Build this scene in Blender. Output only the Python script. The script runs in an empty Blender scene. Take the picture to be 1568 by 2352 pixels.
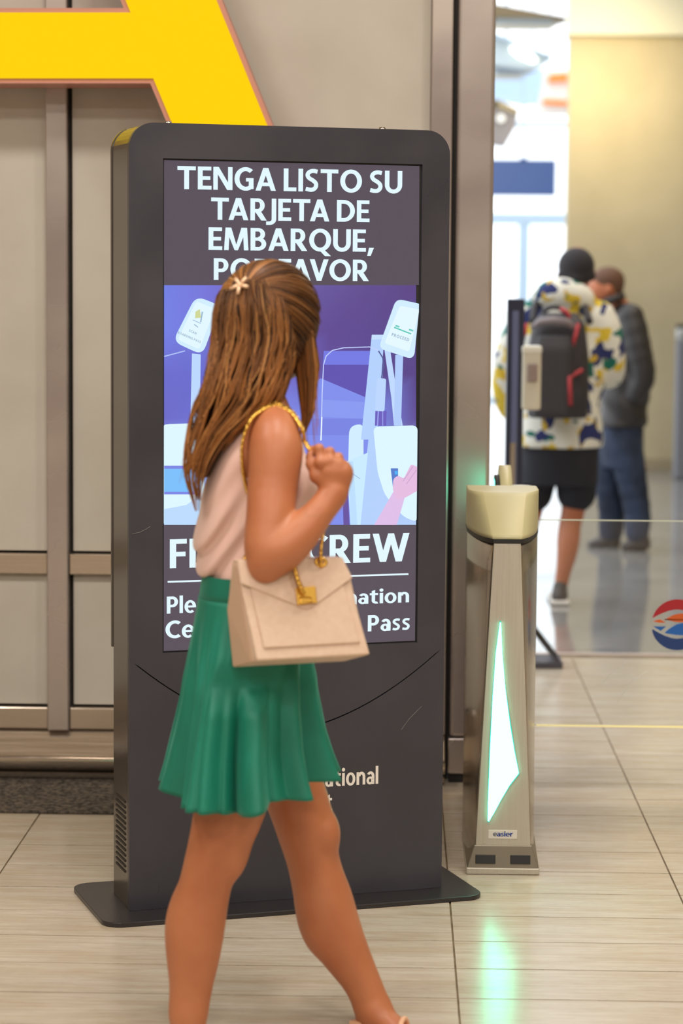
import bpy, bmesh, math, random
import numpy as np
from mathutils import Vector, Matrix
random.seed(7); rng = np.random.default_rng(7)
C = bpy.context.scene.collection
S = bpy.context.scene

# ------------------------------------------------------------------ camera
F = 85 / 36 * 2352; CH = 1.6; RHO = .008            # 85 mm lens on an upright 24x36 frame, hand-held 1.6 m up
_u, _v = 132 + RHO * -536, -536 - RHO * 132
YAW = math.atan2(_u, math.hypot(F, _v)); PITCH = math.atan2(-_v, F)
FW = np.array([-math.sin(YAW) * math.cos(PITCH), math.cos(YAW) * math.cos(PITCH), -math.sin(PITCH)])
RT = np.array([math.cos(YAW), math.sin(YAW), 0.]); DN = np.cross(FW, RT)
def ray(x, y):
    a, b = x - 784, y - 1176
    return FW * F + RT * (a + RHO * b) + DN * (b - RHO * a)
def at(x, y, Y):                                     # the point of the room at depth Y that is measured at (x, y) in the photo
    q = ray(x, y); return np.array([0, 0, CH]) + q * (Y / q[1])
def onfloor(x, y, z=0):
    q = ray(x, y); return np.array([0, 0, CH]) + q * ((z - CH) / q[2])
cam_d = bpy.data.cameras.new('camera'); cam = bpy.data.objects.new('camera', cam_d); C.objects.link(cam)
cam_d.sensor_fit = 'VERTICAL'; cam_d.sensor_height = 36; cam_d.lens = 85
cam_d.clip_end = 300; cam_d.clip_start = .1
cam_d.dof.use_dof = True; cam_d.dof.focus_distance = 6.15; cam_d.dof.aperture_fstop = 2.8
_r = RT - RHO * DN; _r /= np.linalg.norm(_r); _d = np.cross(FW, _r)
cam.matrix_world = Matrix(((_r[0], -_d[0], -FW[0], 0), (_r[1], -_d[1], -FW[1], 0), (_r[2], -_d[2], -FW[2], CH), (0, 0, 0, 1)))
S.camera = cam

# ------------------------------------------------------------------ world, exposure, lamps
S.view_settings.view_transform = 'Standard'; S.view_settings.look = 'None'
S.view_settings.gamma = 1; S.view_settings.use_curve_mapping = False; S.view_settings.exposure = 0.0
w = bpy.data.worlds.new('daylight'); S.world = w; w.use_nodes = True
w.node_tree.nodes['Background'].inputs[0].default_value = (.90, .95, 1, 1)
w.node_tree.nodes['Background'].inputs[1].default_value = 2.4
def area(name, loc, size, power, col, target=None, shape='DISK', sy=None):
    l = bpy.data.lights.new(name, 'AREA'); l.energy = power; l.color = col; l.shape = shape; l.size = size
    if sy: l.size_y = sy
    o = bpy.data.objects.new(name, l); C.objects.link(o); o.location = loc
    if target is not None:
        o.rotation_euler = (Vector(target) - Vector(loc)).to_track_quat('-Z', 'Y').to_euler()
    return o
WARM = (1, .80, .56); SOFT = (1, .945, .87)
for i, (x, y) in enumerate([(-3, -3), (0, -3), (3, -3), (-3, .6), (0, .6), (3, .6), (-2.6, 4.2), (0, 4.2), (2.6, 4.2)]):
    area('downlight', (x, y, 4.9), .9, 76, SOFT)
for x, y in ((1.6, 9.4), (2.6, 13.2)): area('soffit_light', (x, y, 4.9), .8, 42, WARM)
ww = area('wall_washer', (1.5, 18.6, 3.75), .6, 13, (1, .84, .5), (1.6, 20.5, 3.1), 'RECTANGLE', .2); ww.data.spread = 1.25
area('hall_light', (2.6, 15.5, 4.9), 1.2, 26, (1, .9, .74))

# ------------------------------------------------------------------ materials
def lin(c):
    return tuple(((v / 255) / 12.92 if v / 255 <= .04045 else ((v / 255 + .055) / 1.055) ** 2.4) for v in c)
def mat(name, rgb, rough=.5, metal=0., emit=None, es=1., **kw):
    m = bpy.data.materials.new(name); m.use_nodes = True
    b = m.node_tree.nodes['Principled BSDF']
    b.inputs['Base Color'].default_value = (*lin(rgb), 1); b.inputs['Roughness'].default_value = rough
    b.inputs['Metallic'].default_value = metal
    if emit is not None:
        b.inputs['Emission Color'].default_value = (*lin(emit), 1); b.inputs['Emission Strength'].default_value = es
    for k, v in kw.items():
        b.inputs[k.replace('_', ' ')].default_value = v
    return m
def nd(m, t, **kw):
    n = m.node_tree.nodes.new(t)
    for k, v in kw.items(): setattr(n, k, v)
    return n
def lk(m, a, b): m.node_tree.links.new(a, b)
def bsdf(m): return m.node_tree.nodes['Principled BSDF']
def texvar(m, ca, cb, scale=(1, 1, 1), nscale=20., detail=6., lo=.35, hi=.65, bump=0., rough=None, coord='Object', dist=.002):
    """colour between ca and cb by stretched noise, with a little bump"""
    tc = nd(m, 'ShaderNodeTexCoord'); mp = nd(m, 'ShaderNodeMapping'); mp.inputs['Scale'].default_value = scale
    nz = nd(m, 'ShaderNodeTexNoise'); nz.inputs['Scale'].default_value = nscale; nz.inputs['Detail'].default_value = detail
    cr = nd(m, 'ShaderNodeValToRGB')
    cr.color_ramp.elements[0].position = lo; cr.color_ramp.elements[0].color = (*lin(ca), 1)
    cr.color_ramp.elements[1].position = hi; cr.color_ramp.elements[1].color = (*lin(cb), 1)
    lk(m, tc.outputs[coord], mp.inputs['Vector']); lk(m, mp.outputs[0], nz.inputs['Vector'])
    lk(m, nz.outputs[0], cr.inputs[0]); lk(m, cr.outputs[0], bsdf(m).inputs['Base Color'])
    if bump:
        bp = nd(m, 'ShaderNodeBump'); bp.inputs['Strength'].default_value = bump; bp.inputs['Distance'].default_value = dist
        lk(m, nz.outputs[0], bp.inputs['Height']); lk(m, bp.outputs[0], bsdf(m).inputs['Normal'])
    if rough:
        mr = nd(m, 'ShaderNodeMapRange'); mr.inputs[3].default_value = rough[0]; mr.inputs[4].default_value = rough[1]
        mr.inputs[1].default_value = .3; mr.inputs[2].default_value = .7
        lk(m, nz.outputs[0], mr.inputs[0]); lk(m, mr.outputs[0], bsdf(m).inputs['Roughness'])
    return nz
def vcol_mat(name, rough=.5, emit=0., **kw):
    m = mat(name, (128, 128, 128), rough, **kw); a = nd(m, 'ShaderNodeAttribute', attribute_name='Col')
    if emit:
        bsdf(m).inputs['Base Color'].default_value = (.01, .01, .012, 1)
        lk(m, a.outputs['Color'], bsdf(m).inputs['Emission Color']); bsdf(m).inputs['Emission Strength'].default_value = emit
    else: lk(m, a.outputs['Color'], bsdf(m).inputs['Base Color'])
    return m
M = {}
M['panel'] = mat('painted_panel', (188, 178, 163), .45); texvar(M['panel'], (194, 186, 174), (202, 195, 184), (1, 1, 1), 3, 3)
M['steel'] = mat('brushed_steel', (176, 166, 156), .3, .74); texvar(M['steel'], (184, 172, 172), (194, 183, 175), (1, 1, 1.6), 2.2, 2, .3, .7, 0, (.22, .36))  # soft tone bands in the colour stand in for blurred reflections
M['steelh'] = mat('brushed_steel_along', (176, 166, 156), .3, .8); texvar(M['steelh'], (184, 170, 156), (194, 180, 166), (.6, 40, 40), 6, 5, .3, .7, 0, (.10, .24))
M['steel2'] = mat('polished_steel', (180, 170, 160), .16, .95); texvar(M['steel2'], (168, 158, 148), (186, 176, 166), (40, 40, .8), 5, 4, .3, .7, 0, (.12, .24))
M['brush'] = mat('brushed_face', (196, 190, 178), .42, .5); texvar(M['brush'], (194, 187, 174), (202, 196, 184), (60, 60, .8), 5, 4, .3, .7, 0, (.36, .48))
M['dark'] = mat('dark_gap', (40, 34, 30), .6)
M['rubber'] = mat('black_rubber', (34, 32, 33), .55)
M['matt'] = mat('speckled_mat', (80, 70, 60), .9); texvar(M['matt'], (44, 38, 33), (118, 106, 94), (1, 1, 1), 75, 8, .38, .68, .8, None, 'Object', .004)
M['grout'] = mat('grout', (120, 100, 74), .8); texvar(M['grout'], (104, 86, 62), (134, 114, 86), (1, 1, 1), 14, 4)
def tile_mat():
    m = mat('stone_tile', (196, 184, 164), .3, IOR=1.6)
    tc = nd(m, 'ShaderNodeTexCoord'); gm = nd(m, 'ShaderNodeNewGeometry'); oi = nd(m, 'ShaderNodeObjectInfo')
    ad = nd(m, 'ShaderNodeVectorMath', operation='ADD'); cm = nd(m, 'ShaderNodeCombineXYZ')
    ml = nd(m, 'ShaderNodeMath', operation='MULTIPLY'); ml.inputs[1].default_value = 37.
    lk(m, oi.outputs['Random'], ml.inputs[0]); lk(m, ml.outputs[0], cm.inputs[0]); lk(m, ml.outputs[0], cm.inputs[1])
    lk(m, tc.outputs['Object'], ad.inputs[0]); lk(m, cm.outputs[0], ad.inputs[1])
    def noise(sc, ns, det):
        mp = nd(m, 'ShaderNodeMapping'); mp.inputs['Scale'].default_value = sc; lk(m, ad.outputs[0], mp.inputs[0])
        n = nd(m, 'ShaderNodeTexNoise'); n.inputs['Scale'].default_value = ns; n.inputs['Detail'].default_value = det
        n.inputs['Roughness'].default_value = .65
        lk(m, mp.outputs[0], n.inputs['Vector']); return n
    n1 = noise((1.2, 26, 1), 3.2, 8); n2 = noise((7, 160, 1), 3., 4); n3 = noise((1.2, 6, 1), 2.2, 4)
    r1 = nd(m, 'ShaderNodeValToRGB'); e = r1.color_ramp.elements
    e[0].position = .28; e[0].color = (*lin((192, 180, 164)), 1); e[1].position = .70; e[1].color = (*lin((213, 203, 188)), 1)
    lk(m, n1.outputs[0], r1.inputs[0])
    r2 = nd(m, 'ShaderNodeValToRGB'); e = r2.color_ramp.elements
    e[0].position = .30; e[0].color = (*lin((130, 122, 112)), 1); e[1].position = .44; e[1].color = (1, 1, 1, 1)
    lk(m, n2.outputs[0], r2.inputs[0])
    mx = nd(m, 'ShaderNodeMix', data_type='RGBA', blend_type='MULTIPLY'); mx.inputs[0].default_value = .4
    lk(m, r1.outputs[0], mx.inputs[6]); lk(m, r2.outputs[0], mx.inputs[7])
    r3 = nd(m, 'ShaderNodeValToRGB'); e = r3.color_ramp.elements
    e[0].position = .35; e[0].color = (*lin((236, 228, 216)), 1); e[1].position = .65; e[1].color = (1, 1, 1, 1)
    lk(m, n3.outputs[0], r3.inputs[0])
    m2 = nd(m, 'ShaderNodeMix', data_type='RGBA', blend_type='MULTIPLY'); m2.inputs[0].default_value = 1
    lk(m, mx.outputs[2], m2.inputs[6]); lk(m, r3.outputs[0], m2.inputs[7])
    lk(m, m2.outputs[2], bsdf(m).inputs['Base Color'])
    mr = nd(m, 'ShaderNodeMapRange'); mr.inputs[3].default_value = .16; mr.inputs[4].default_value = .30
    lk(m, n1.outputs[0], mr.inputs[0]); lk(m, mr.outputs[0], bsdf(m).inputs['Roughness'])
    return m
M['tile'] = tile_mat()
M['polish'] = mat('polished_concrete', (140, 138, 138), .08, IOR=1.7); texvar(M['polish'], (128, 127, 128), (148, 146, 144), (1, 1, 1), 2.5, 5, .3, .7, 0, (.05, .12))
M['cream'] = mat('cream_wall', (178, 164, 132), .7); texvar(M['cream'], (174, 160, 128), (182, 168, 136), (1, 1, 1), 2, 3)
M['white'] = mat('white_paint', (236, 234, 228), .6)
M['ceil'] = mat('ceiling_paint', (226, 220, 206), .8)
M['brown'] = mat('brown_baffle', (120, 104, 78), .6)
M['bluegrey'] = mat('blue_grey_frame', (176, 196, 214), .4)
M['orange'] = mat('orange_strip', (255, 140, 50), .4)
M['signblue'] = mat('blue_sign', (66, 92, 148), .4)
def glass(name, rgb=(245, 250, 250), rough=0.):
    """thin clear sheet: mostly see-through with a sheen"""
    m = bpy.data.materials.new(name); m.use_nodes = True; nt = m.node_tree; nt.nodes.remove(nt.nodes['Principled BSDF'])
    out = nt.nodes['Material Output']; tr = nd(m, 'ShaderNodeBsdfTransparent'); gl = nd(m, 'ShaderNodeBsdfGlossy')
    tr.inputs[0].default_value = (*lin(rgb), 1); gl.inputs['Roughness'].default_value = rough
    fr = nd(m, 'ShaderNodeFresnel'); fr.inputs[0].default_value = 1.45; mx = nd(m, 'ShaderNodeMixShader')
    lk(m, fr.outputs[0], mx.inputs[0]); lk(m, tr.outputs[0], mx.inputs[1]); lk(m, gl.outputs[0], mx.inputs[2]); lk(m, mx.outputs[0], out.inputs[0])
    return m
M['glass'] = glass('clear_glass', (254, 255, 255))
M['gedge'] = mat('glass_edge', (226, 220, 170), .2, emit=None)
M['black'] = mat('kiosk_black', (58, 56, 64), .34); texvar(M['black'], (54, 53, 61), (63, 61, 69), (1, 1, 1), 4, 6, .3, .7, 0, (.26, .44))
M['blackside'] = mat('kiosk_gloss', (70, 63, 56), .2)
M['blackplate'] = mat('kiosk_plate', (44, 41, 43), .32)
M['print'] = mat('white_print', (235, 228, 220), .5)
M['yellow'] = mat('lit_yellow', (30, 18, 0), .6, emit=(255, 210, 0), es=1.0, Specular_IOR_Level=.1)
M['return'] = mat('letter_return', (204, 142, 126), .45)
M['skin'] = mat('skin', (196, 128, 94), .45); bsdf(M['skin']).inputs['Subsurface Weight'].default_value = .12
bsdf(M['skin']).inputs['Subsurface Radius'].default_value = (.012, .005, .003); bsdf(M['skin']).inputs['Subsurface Scale'].default_value = 1.
texvar(M['skin'], (174, 103, 66), (188, 119, 80), (1, 1, 1), 9, 4, .3, .7)
M['pink'] = mat('pale_pink_silk', (224, 184, 172), .42, Sheen_Weight=.2)
M['green'] = mat('green_velvet', (14, 132, 104), .6, Sheen_Weight=.25, Sheen_Roughness=.35); bsdf(M['green']).inputs['Sheen Tint'].default_value = (.25, .9, .7, 1)
texvar(M['green'], (0, 106, 84), (4, 124, 102), (1, 1, .3), 16, 4, .3, .7)
M['leather'] = mat('beige_leather', (214, 184, 162), .42); texvar(M['leather'], (211, 181, 158), (218, 190, 168), (1, 1, 1), 90, 4, .3, .7, .12)
M['leather2'] = mat('beige_suede', (196, 164, 138), .7)
M['gold'] = mat('gold_metal', (226, 178, 82), .26, .9)
M['hair'] = vcol_mat('brown_hair', .42, Specular_IOR_Level=.35)
M['scalp'] = mat('hair_mass', (74, 44, 24), .6)
M['clip'] = mat('pearl_clip', (238, 196, 160), .3, .2)
M['arrow'] = mat('green_light', (20, 30, 26), .4); bsdf(M['arrow']).inputs['Emission Color'].default_value = (.11, 1, .62, 1); bsdf(M['arrow']).inputs['Emission Strength'].default_value = 8.5
M['arrowe'] = mat('green_light_rim', (20, 30, 26), .4); bsdf(M['arrowe']).inputs['Emission Color'].default_value = (.0, .62, .40, 1); bsdf(M['arrowe']).inputs['Emission Strength'].default_value = 1.1
M['cap'] = mat('champagne_cap', (200, 192, 148), .42)
M['screen'] = vcol_mat('screen_light', .25, 1.0)

# ------------------------------------------------------------------ object helpers
def tag(o, label=None, cat=None, group=None, kind=None):
    if label: o['label'] = label
    if cat: o['category'] = cat
    if group: o['group'] = group
    if kind: o['kind'] = kind
    return o
def empty(name, loc, rz=0., label=None, cat=None, group=None, kind=None):
    o = bpy.data.objects.new(name, None); C.objects.link(o); o.location = loc; o.rotation_euler = (0, 0, rz); o.empty_display_size = .1
    return tag(o, label, cat, group, kind)
def obj(name, me, m=None, parent=None, smooth=False, world=False):
    """link a mesh; world=True: its vertices are in room coordinates and are moved into the parent's frame"""
    if isinstance(me, bmesh.types.BMesh):
        b = me; me = bpy.data.meshes.new(name); b.normal_update(); b.to_mesh(me); b.free()
    for q in (m if isinstance(m, (list, tuple)) else [m]):
        if q is not None: me.materials.append(q)
    o = bpy.data.objects.new(name, me); C.objects.link(o)
    if parent is not None:
        o.parent = parent
        if world:
            mw = Matrix.Identity(4); p = parent; ch = []
            while p is not None: ch.append(p); p = p.parent
            for p in reversed(ch): mw = mw @ Matrix.LocRotScale(p.location, p.rotation_euler, p.scale)
            me.transform(mw.inverted())
    if smooth: me.polygons.foreach_set('use_smooth', [True] * len(me.polygons))
    return o
def pydata(name, v, f):
    me = bpy.data.meshes.new(name); me.from_pydata([tuple(map(float, p)) for p in v], [], f); me.update(); return me
def abox(bm, x0, x1, y0, y1, z0, z1, bev=0., seg=2):
    r = bmesh.ops.create_cube(bm, size=1.); vs = r['verts']
    for v in vs: v.co = ((x0 + x1) / 2 + v.co.x * (x1 - x0), (y0 + y1) / 2 + v.co.y * (y1 - y0), (z0 + z1) / 2 + v.co.z * (z1 - z0))
    if bev:
        es = {e for v in vs for e in v.link_edges}
        bmesh.ops.bevel(bm, geom=list(es), offset=bev, segments=seg, affect='EDGES', profile=.5)
    return bm
def box(*a, **k): return abox(bmesh.new(), *a, **k)
def acyl(bm, p0, p1, r0, r1=None, n=24, cap=True):
    p0, p1 = Vector(p0), Vector(p1); r1 = r0 if r1 is None else r1
    r = bmesh.ops.create_cone(bm, cap_ends=cap, cap_tris=False, segments=n, radius1=r0, radius2=r1, depth=(p1 - p0).length)
    q = (p1 - p0).to_track_quat('Z', 'Y').to_matrix().to_4x4(); q.translation = (p0 + p1) / 2
    bmesh.ops.transform(bm, matrix=q, verts=r['verts']); return bm
def cyl(*a, **k): return acyl(bmesh.new(), *a, **k)
def prism(front, back, bev=0., seg=2):
    """solid between two matching rings of points"""
    bm = bmesh.new(); n = len(front)
    a = [bm.verts.new(tuple(map(float, p))) for p in front]; b = [bm.verts.new(tuple(map(float, p))) for p in back]
    bm.faces.new(a); bm.faces.new(b[::-1])
    for i in range(n): bm.faces.new((a[i], b[i], b[(i + 1) % n], a[(i + 1) % n]))
    bmesh.ops.recalc_face_normals(bm, faces=bm.faces)
    if bev: bmesh.ops.bevel(bm, geom=list(bm.edges), offset=bev, segments=seg, affect='EDGES', profile=.5)
    return bm
def loft(rings, cap=True, close=True):
    bm = bmesh.new(); R = [[bm.verts.new(tuple(map(float, p))) for p in r] for r in rings]; n = len(R[0])
    for i in range(len(R) - 1):
        for j in range(n if close else n - 1):
            k = (j + 1) % n; bm.faces.new((R[i][j], R[i][k], R[i + 1][k], R[i + 1][j]))
    if cap: bm.faces.new(R[0][::-1]); bm.faces.new(R[-1])
    bmesh.ops.recalc_face_normals(bm, faces=bm.faces); return bm
def tube(pts, rad, n=8):
    pts = [np.array(p, float) for p in pts]; rings = []; N = len(pts)
    rad = rad if hasattr(rad, '__len__') else [rad] * N
    ref = np.array([.3, .2, .93])
    for i, p in enumerate(pts):
        t = pts[min(i + 1, N - 1)] - pts[max(i - 1, 0)]; t /= np.linalg.norm(t)
        a = np.cross(t, ref); a /= np.linalg.norm(a); b = np.cross(t, a); ref = np.cross(a, t)
        rings.append([p + rad[i] * (math.cos(2 * math.pi * k / n) * a + math.sin(2 * math.pi * k / n) * b) for k in range(n)])
    return loft(rings)
def catmull(P, n):
    P = np.array(P, float); P = np.vstack([2 * P[0] - P[1], P, 2 * P[-1] - P[-2]]); out = []
    m = len(P) - 3
    for t in np.linspace(0, m - 1e-6, n):
        i = int(t); u = t - i; a, b, c, d = P[i:i + 4]
        out.append(.5 * (2 * b + (c - a) * u + (2 * a - 5 * b + 4 * c - d) * u * u + (3 * b - a - 3 * c + d) * u ** 3))
    return np.array(out)
# ------------------------------------------------------------------ lettering: bold humanist capitals and small letters drawn as flat pieces (cap height 1)
def _r(x0, y0, x1, y1): return [(x0, y0), (x1, y0), (x1, y1), (x0, y1)]
def _arc(cx, cy, rx, ry, a0, a1, tv, th, n=26):
    t = np.radians(np.linspace(a0, a1, n)); o = [(cx + rx * math.cos(a), cy + ry * math.sin(a)) for a in t]; i = [(cx + (rx - tv) * math.cos(a), cy + (ry - th) * math.sin(a)) for a in t]
    return [[o[k], o[k + 1], i[k + 1], i[k]] for k in range(n - 1)]
def _sw(pts, w_, n=30):
    P = catmull(pts, n); T = np.gradient(P, axis=0); N = np.stack([-T[:, 1], T[:, 0]], 1) / np.linalg.norm(T, axis=1)[:, None] * w_ / 2
    return [[tuple(P[k] + N[k]), tuple(P[k + 1] + N[k + 1]), tuple(P[k + 1] - N[k + 1]), tuple(P[k] - N[k])] for k in range(n - 1)]
def _dot(cx, cy, r): return [[(cx + r * math.cos(a), cy + r * math.sin(a)) for a in np.linspace(0, 2 * math.pi, 20, endpoint=False)]]
_bowl = lambda cx, cy, rx, ry, th: _arc(cx, cy, rx, ry, -90, 90, .2, th)
_n = lambda x: _arc(x + .35, .455, .27, .30, 0, 168, .19, .165) + [_r(x + .43, 0, x + .62, .46)]
_P = [_r(0, 0, .2, 1), _r(.2, .84, .33, 1), _r(.2, .36, .33, .52)] + _bowl(.32, .68, .30, .32, .16)
GL = {
 'T': (.76, [_r(0, .83, .76, 1), _r(.28, 0, .48, 1)]), 'E': (.56, [_r(0, 0, .2, 1), _r(.2, .835, .56, 1), _r(.2, .42, .52, .58), _r(.2, 0, .57, .165)]),
 'F': (.54, [_r(0, 0, .2, 1), _r(.2, .835, .54, 1), _r(.2, .40, .50, .56)]), 'L': (.54, [_r(0, 0, .2, 1), _r(.2, 0, .54, .17)]), 'I': (.2, [_r(0, 0, .2, 1)]),
 'H': (.78, [_r(0, 0, .2, 1), _r(.58, 0, .78, 1), _r(.2, .42, .58, .585)]),
 'N': (.80, [_r(0, 0, .185, 1), _r(.615, 0, .80, 1), [(0, 1), (.225, 1), (.80, 0), (.575, 0)]]),
 'M': (1.02, [[(.06, 1), (.30, 1), (.58, 0), (.44, 0)], [(.96, 1), (.72, 1), (.44, 0), (.58, 0)], [(.06, 1), (.24, 1), (.19, 0), (0, 0)], [(.96, 1), (.78, 1), (.83, 0), (1.02, 0)]]),
 'A': (.86, [[(0, 0), (.21, 0), (.54, 1), (.32, 1)], [(.86, 0), (.65, 0), (.32, 1), (.54, 1)], _r(.2, .20, .66, .36)]),
 'V': (.82, [[(0, 1), (.215, 1), (.51, 0), (.31, 0)], [(.82, 1), (.605, 1), (.31, 0), (.51, 0)]]),
 'W': (1.24, [[(0, 1), (.21, 1), (.46, 0), (.25, 0)], [(.25, 0), (.46, 0), (.72, 1), (.52, 1)], [(.52, 1), (.72, 1), (.99, 0), (.78, 0)], [(.78, 0), (.99, 0), (1.24, 1), (1.03, 1)]]),
 'U': (.76, [_r(0, .36, .2, 1), _r(.56, .36, .76, 1)] + _arc(.38, .37, .38, .385, 180, 360, .2, .18)),
 'J': (.36, [_r(.16, .06, .36, 1)] + _arc(.06, .07, .30, .27, 265, 360, .2, .165) + [_r(-.08, -.2, .05, -.04)]),
 'O': (.94, _arc(.47, .5, .47, .515, 0, 360, .21, .175, 48)), 'Q': (.94, _arc(.47, .5, .47, .515, 0, 360, .21, .175, 48) + [[(.42, .06), (.62, .10), (.94, -.22), (.68, -.22)]]),
 'C': (.72, _arc(.47, .5, .47, .515, 52, 308, .21, .175, 36)), 'G': (.80, _arc(.47, .5, .47, .515, 50, 318, .21, .175, 38) + [_r(.60, .06, .80, .54), _r(.48, .39, .80, .54)]),
 'D': (.80, [_r(0, 0, .2, 1), _r(.2, .83, .32, 1), _r(.2, 0, .32, .17)] + _arc(.30, .5, .50, .5, -90, 90, .21, .17)),
 'P': (.62, _P), 'R': (.70, _P + [[(.20, .40), (.44, .44), (.71, 0), (.47, 0)]]),
 'B': (.66, [_r(0, 0, .2, 1), _r(.2, .845, .33, 1), _r(.2, .435, .35, .58), _r(.2, 0, .35, .16)] + _arc(.32, .725, .29, .275, -90, 90, .195, .155) + _arc(.34, .29, .32, .29, -90, 90, .2, .16)),
 'S': (.58, _sw([(.53, .885), (.36, .918), (.19, .87), (.105, .74), (.17, .60), (.33, .50), (.455, .38), (.465, .23), (.37, .11), (.22, .083), (.03, .125)], .18, 40)),
 ',': (.25, [[(.06, .18), (.27, .18), (.13, -.19), (-.02, -.19)]]), ' ': (.16, []),
 'l': (.19, [_r(0, 0, .19, 1.04)]), 'i': (.19, [_r(0, 0, .19, .735)] + _dot(.095, .93, .112)), 'n': (.62, [_r(0, 0, .19, .735)] + _n(0)),
 'm': (1.02, [_r(0, 0, .19, .735)] + _n(0) + _n(.40)), 'r': (.43, [_r(0, 0, .19, .735)] + _arc(.36, .455, .27, .295, 74, 168, .19, .17)),
 'a': (.56, [_r(.37, 0, .56, .46)] + _arc(.285, .46, .275, .285, 0, 150, .19, .15) + _arc(.255, .215, .255, .23, 0, 360, .18, .125, 34)),
 't': (.46, [[(.10, .18), (.29, .18), (.29, .95), (.10, .88)], _r(-.01, .595, .45, .735)] + _arc(.37, .2, .27, .215, 180, 292, .19, .15)),
 'o': (.66, _arc(.33, .365, .33, .385, 0, 360, .19, .145, 40)), 'e': (.62, _arc(.32, .365, .32, .385, 0, 312, .185, .14, 36) + [_r(.12, .31, .64, .43)]),
 'c': (.52, _arc(.33, .365, .33, .385, 55, 305, .19, .145)), 's': (.46, _sw([(.42, .645), (.28, .672), (.15, .635), (.095, .53), (.17, .43), (.30, .345), (.365, .25), (.32, .12), (.20, .068), (.03, .10)], .145)),
 'f': (.42, [_r(.10, 0, .29, .78), _r(0, .595, .42, .735)] + _arc(.37, .77, .27, .275, 80, 180, .19, .15)),
 'p': (.65, [_r(0, -.26, .19, .735)] + _arc(.32, .365, .33, .385, 0, 360, .19, .145, 40)),
 'w': (.96, [[(0, .735), (.19, .735), (.36, 0), (.19, 0)], [(.19, 0), (.36, 0), (.57, .735), (.39, .735)], [(.39, .735), (.57, .735), (.77, 0), (.60, 0)], [(.60, 0), (.77, 0), (.96, .735), (.77, .735)]]),
}
def text_mesh(s, w=None, h=1., bold=0, align='LEFT', track=.085):
    """flat lettering in the XZ plane (reads from -Y), cap height h, stretched to width w if given"""
    x = 0; polys = []; pair = {('T', 'A'): -.10, ('A', 'T'): -.10, ('A', 'V'): -.13, ('F', 'A'): -.10, ('V', 'O'): -.05, ('L', 'I'): 0, ('P', 'r'): -.02, ('R', 'J'): -.02, ('r', 't'): .0}
    for i, c in enumerate(s):
        x += pair.get((s[i - 1], c), 0) if i else 0
        adv, pp = GL[c]; polys += [[(a + x, b) for a, b in q] for q in pp]; x += adv + track
    W_ = x - track; sx = w / W_ if w else h; off = {'LEFT': 0, 'RIGHT': -W_ * sx, 'CENTER': -W_ * sx / 2}[align]; v = []; f = []
    for q in polys:
        ar_ = sum(q[k][0] * q[(k + 1) % len(q)][1] - q[(k + 1) % len(q)][0] * q[k][1] for k in range(len(q)))
        if ar_ < 0: q = q[::-1]
        f.append(tuple(range(len(v), len(v) + len(q)))); v += [(a * sx + off, -.00001 * (len(f) % 7), b * h) for a, b in q]
    return pydata('lettering', v, f)
def shift(me, x=0, y=0, z=0): me.transform(Matrix.Translation((x, y, z))); return me

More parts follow.
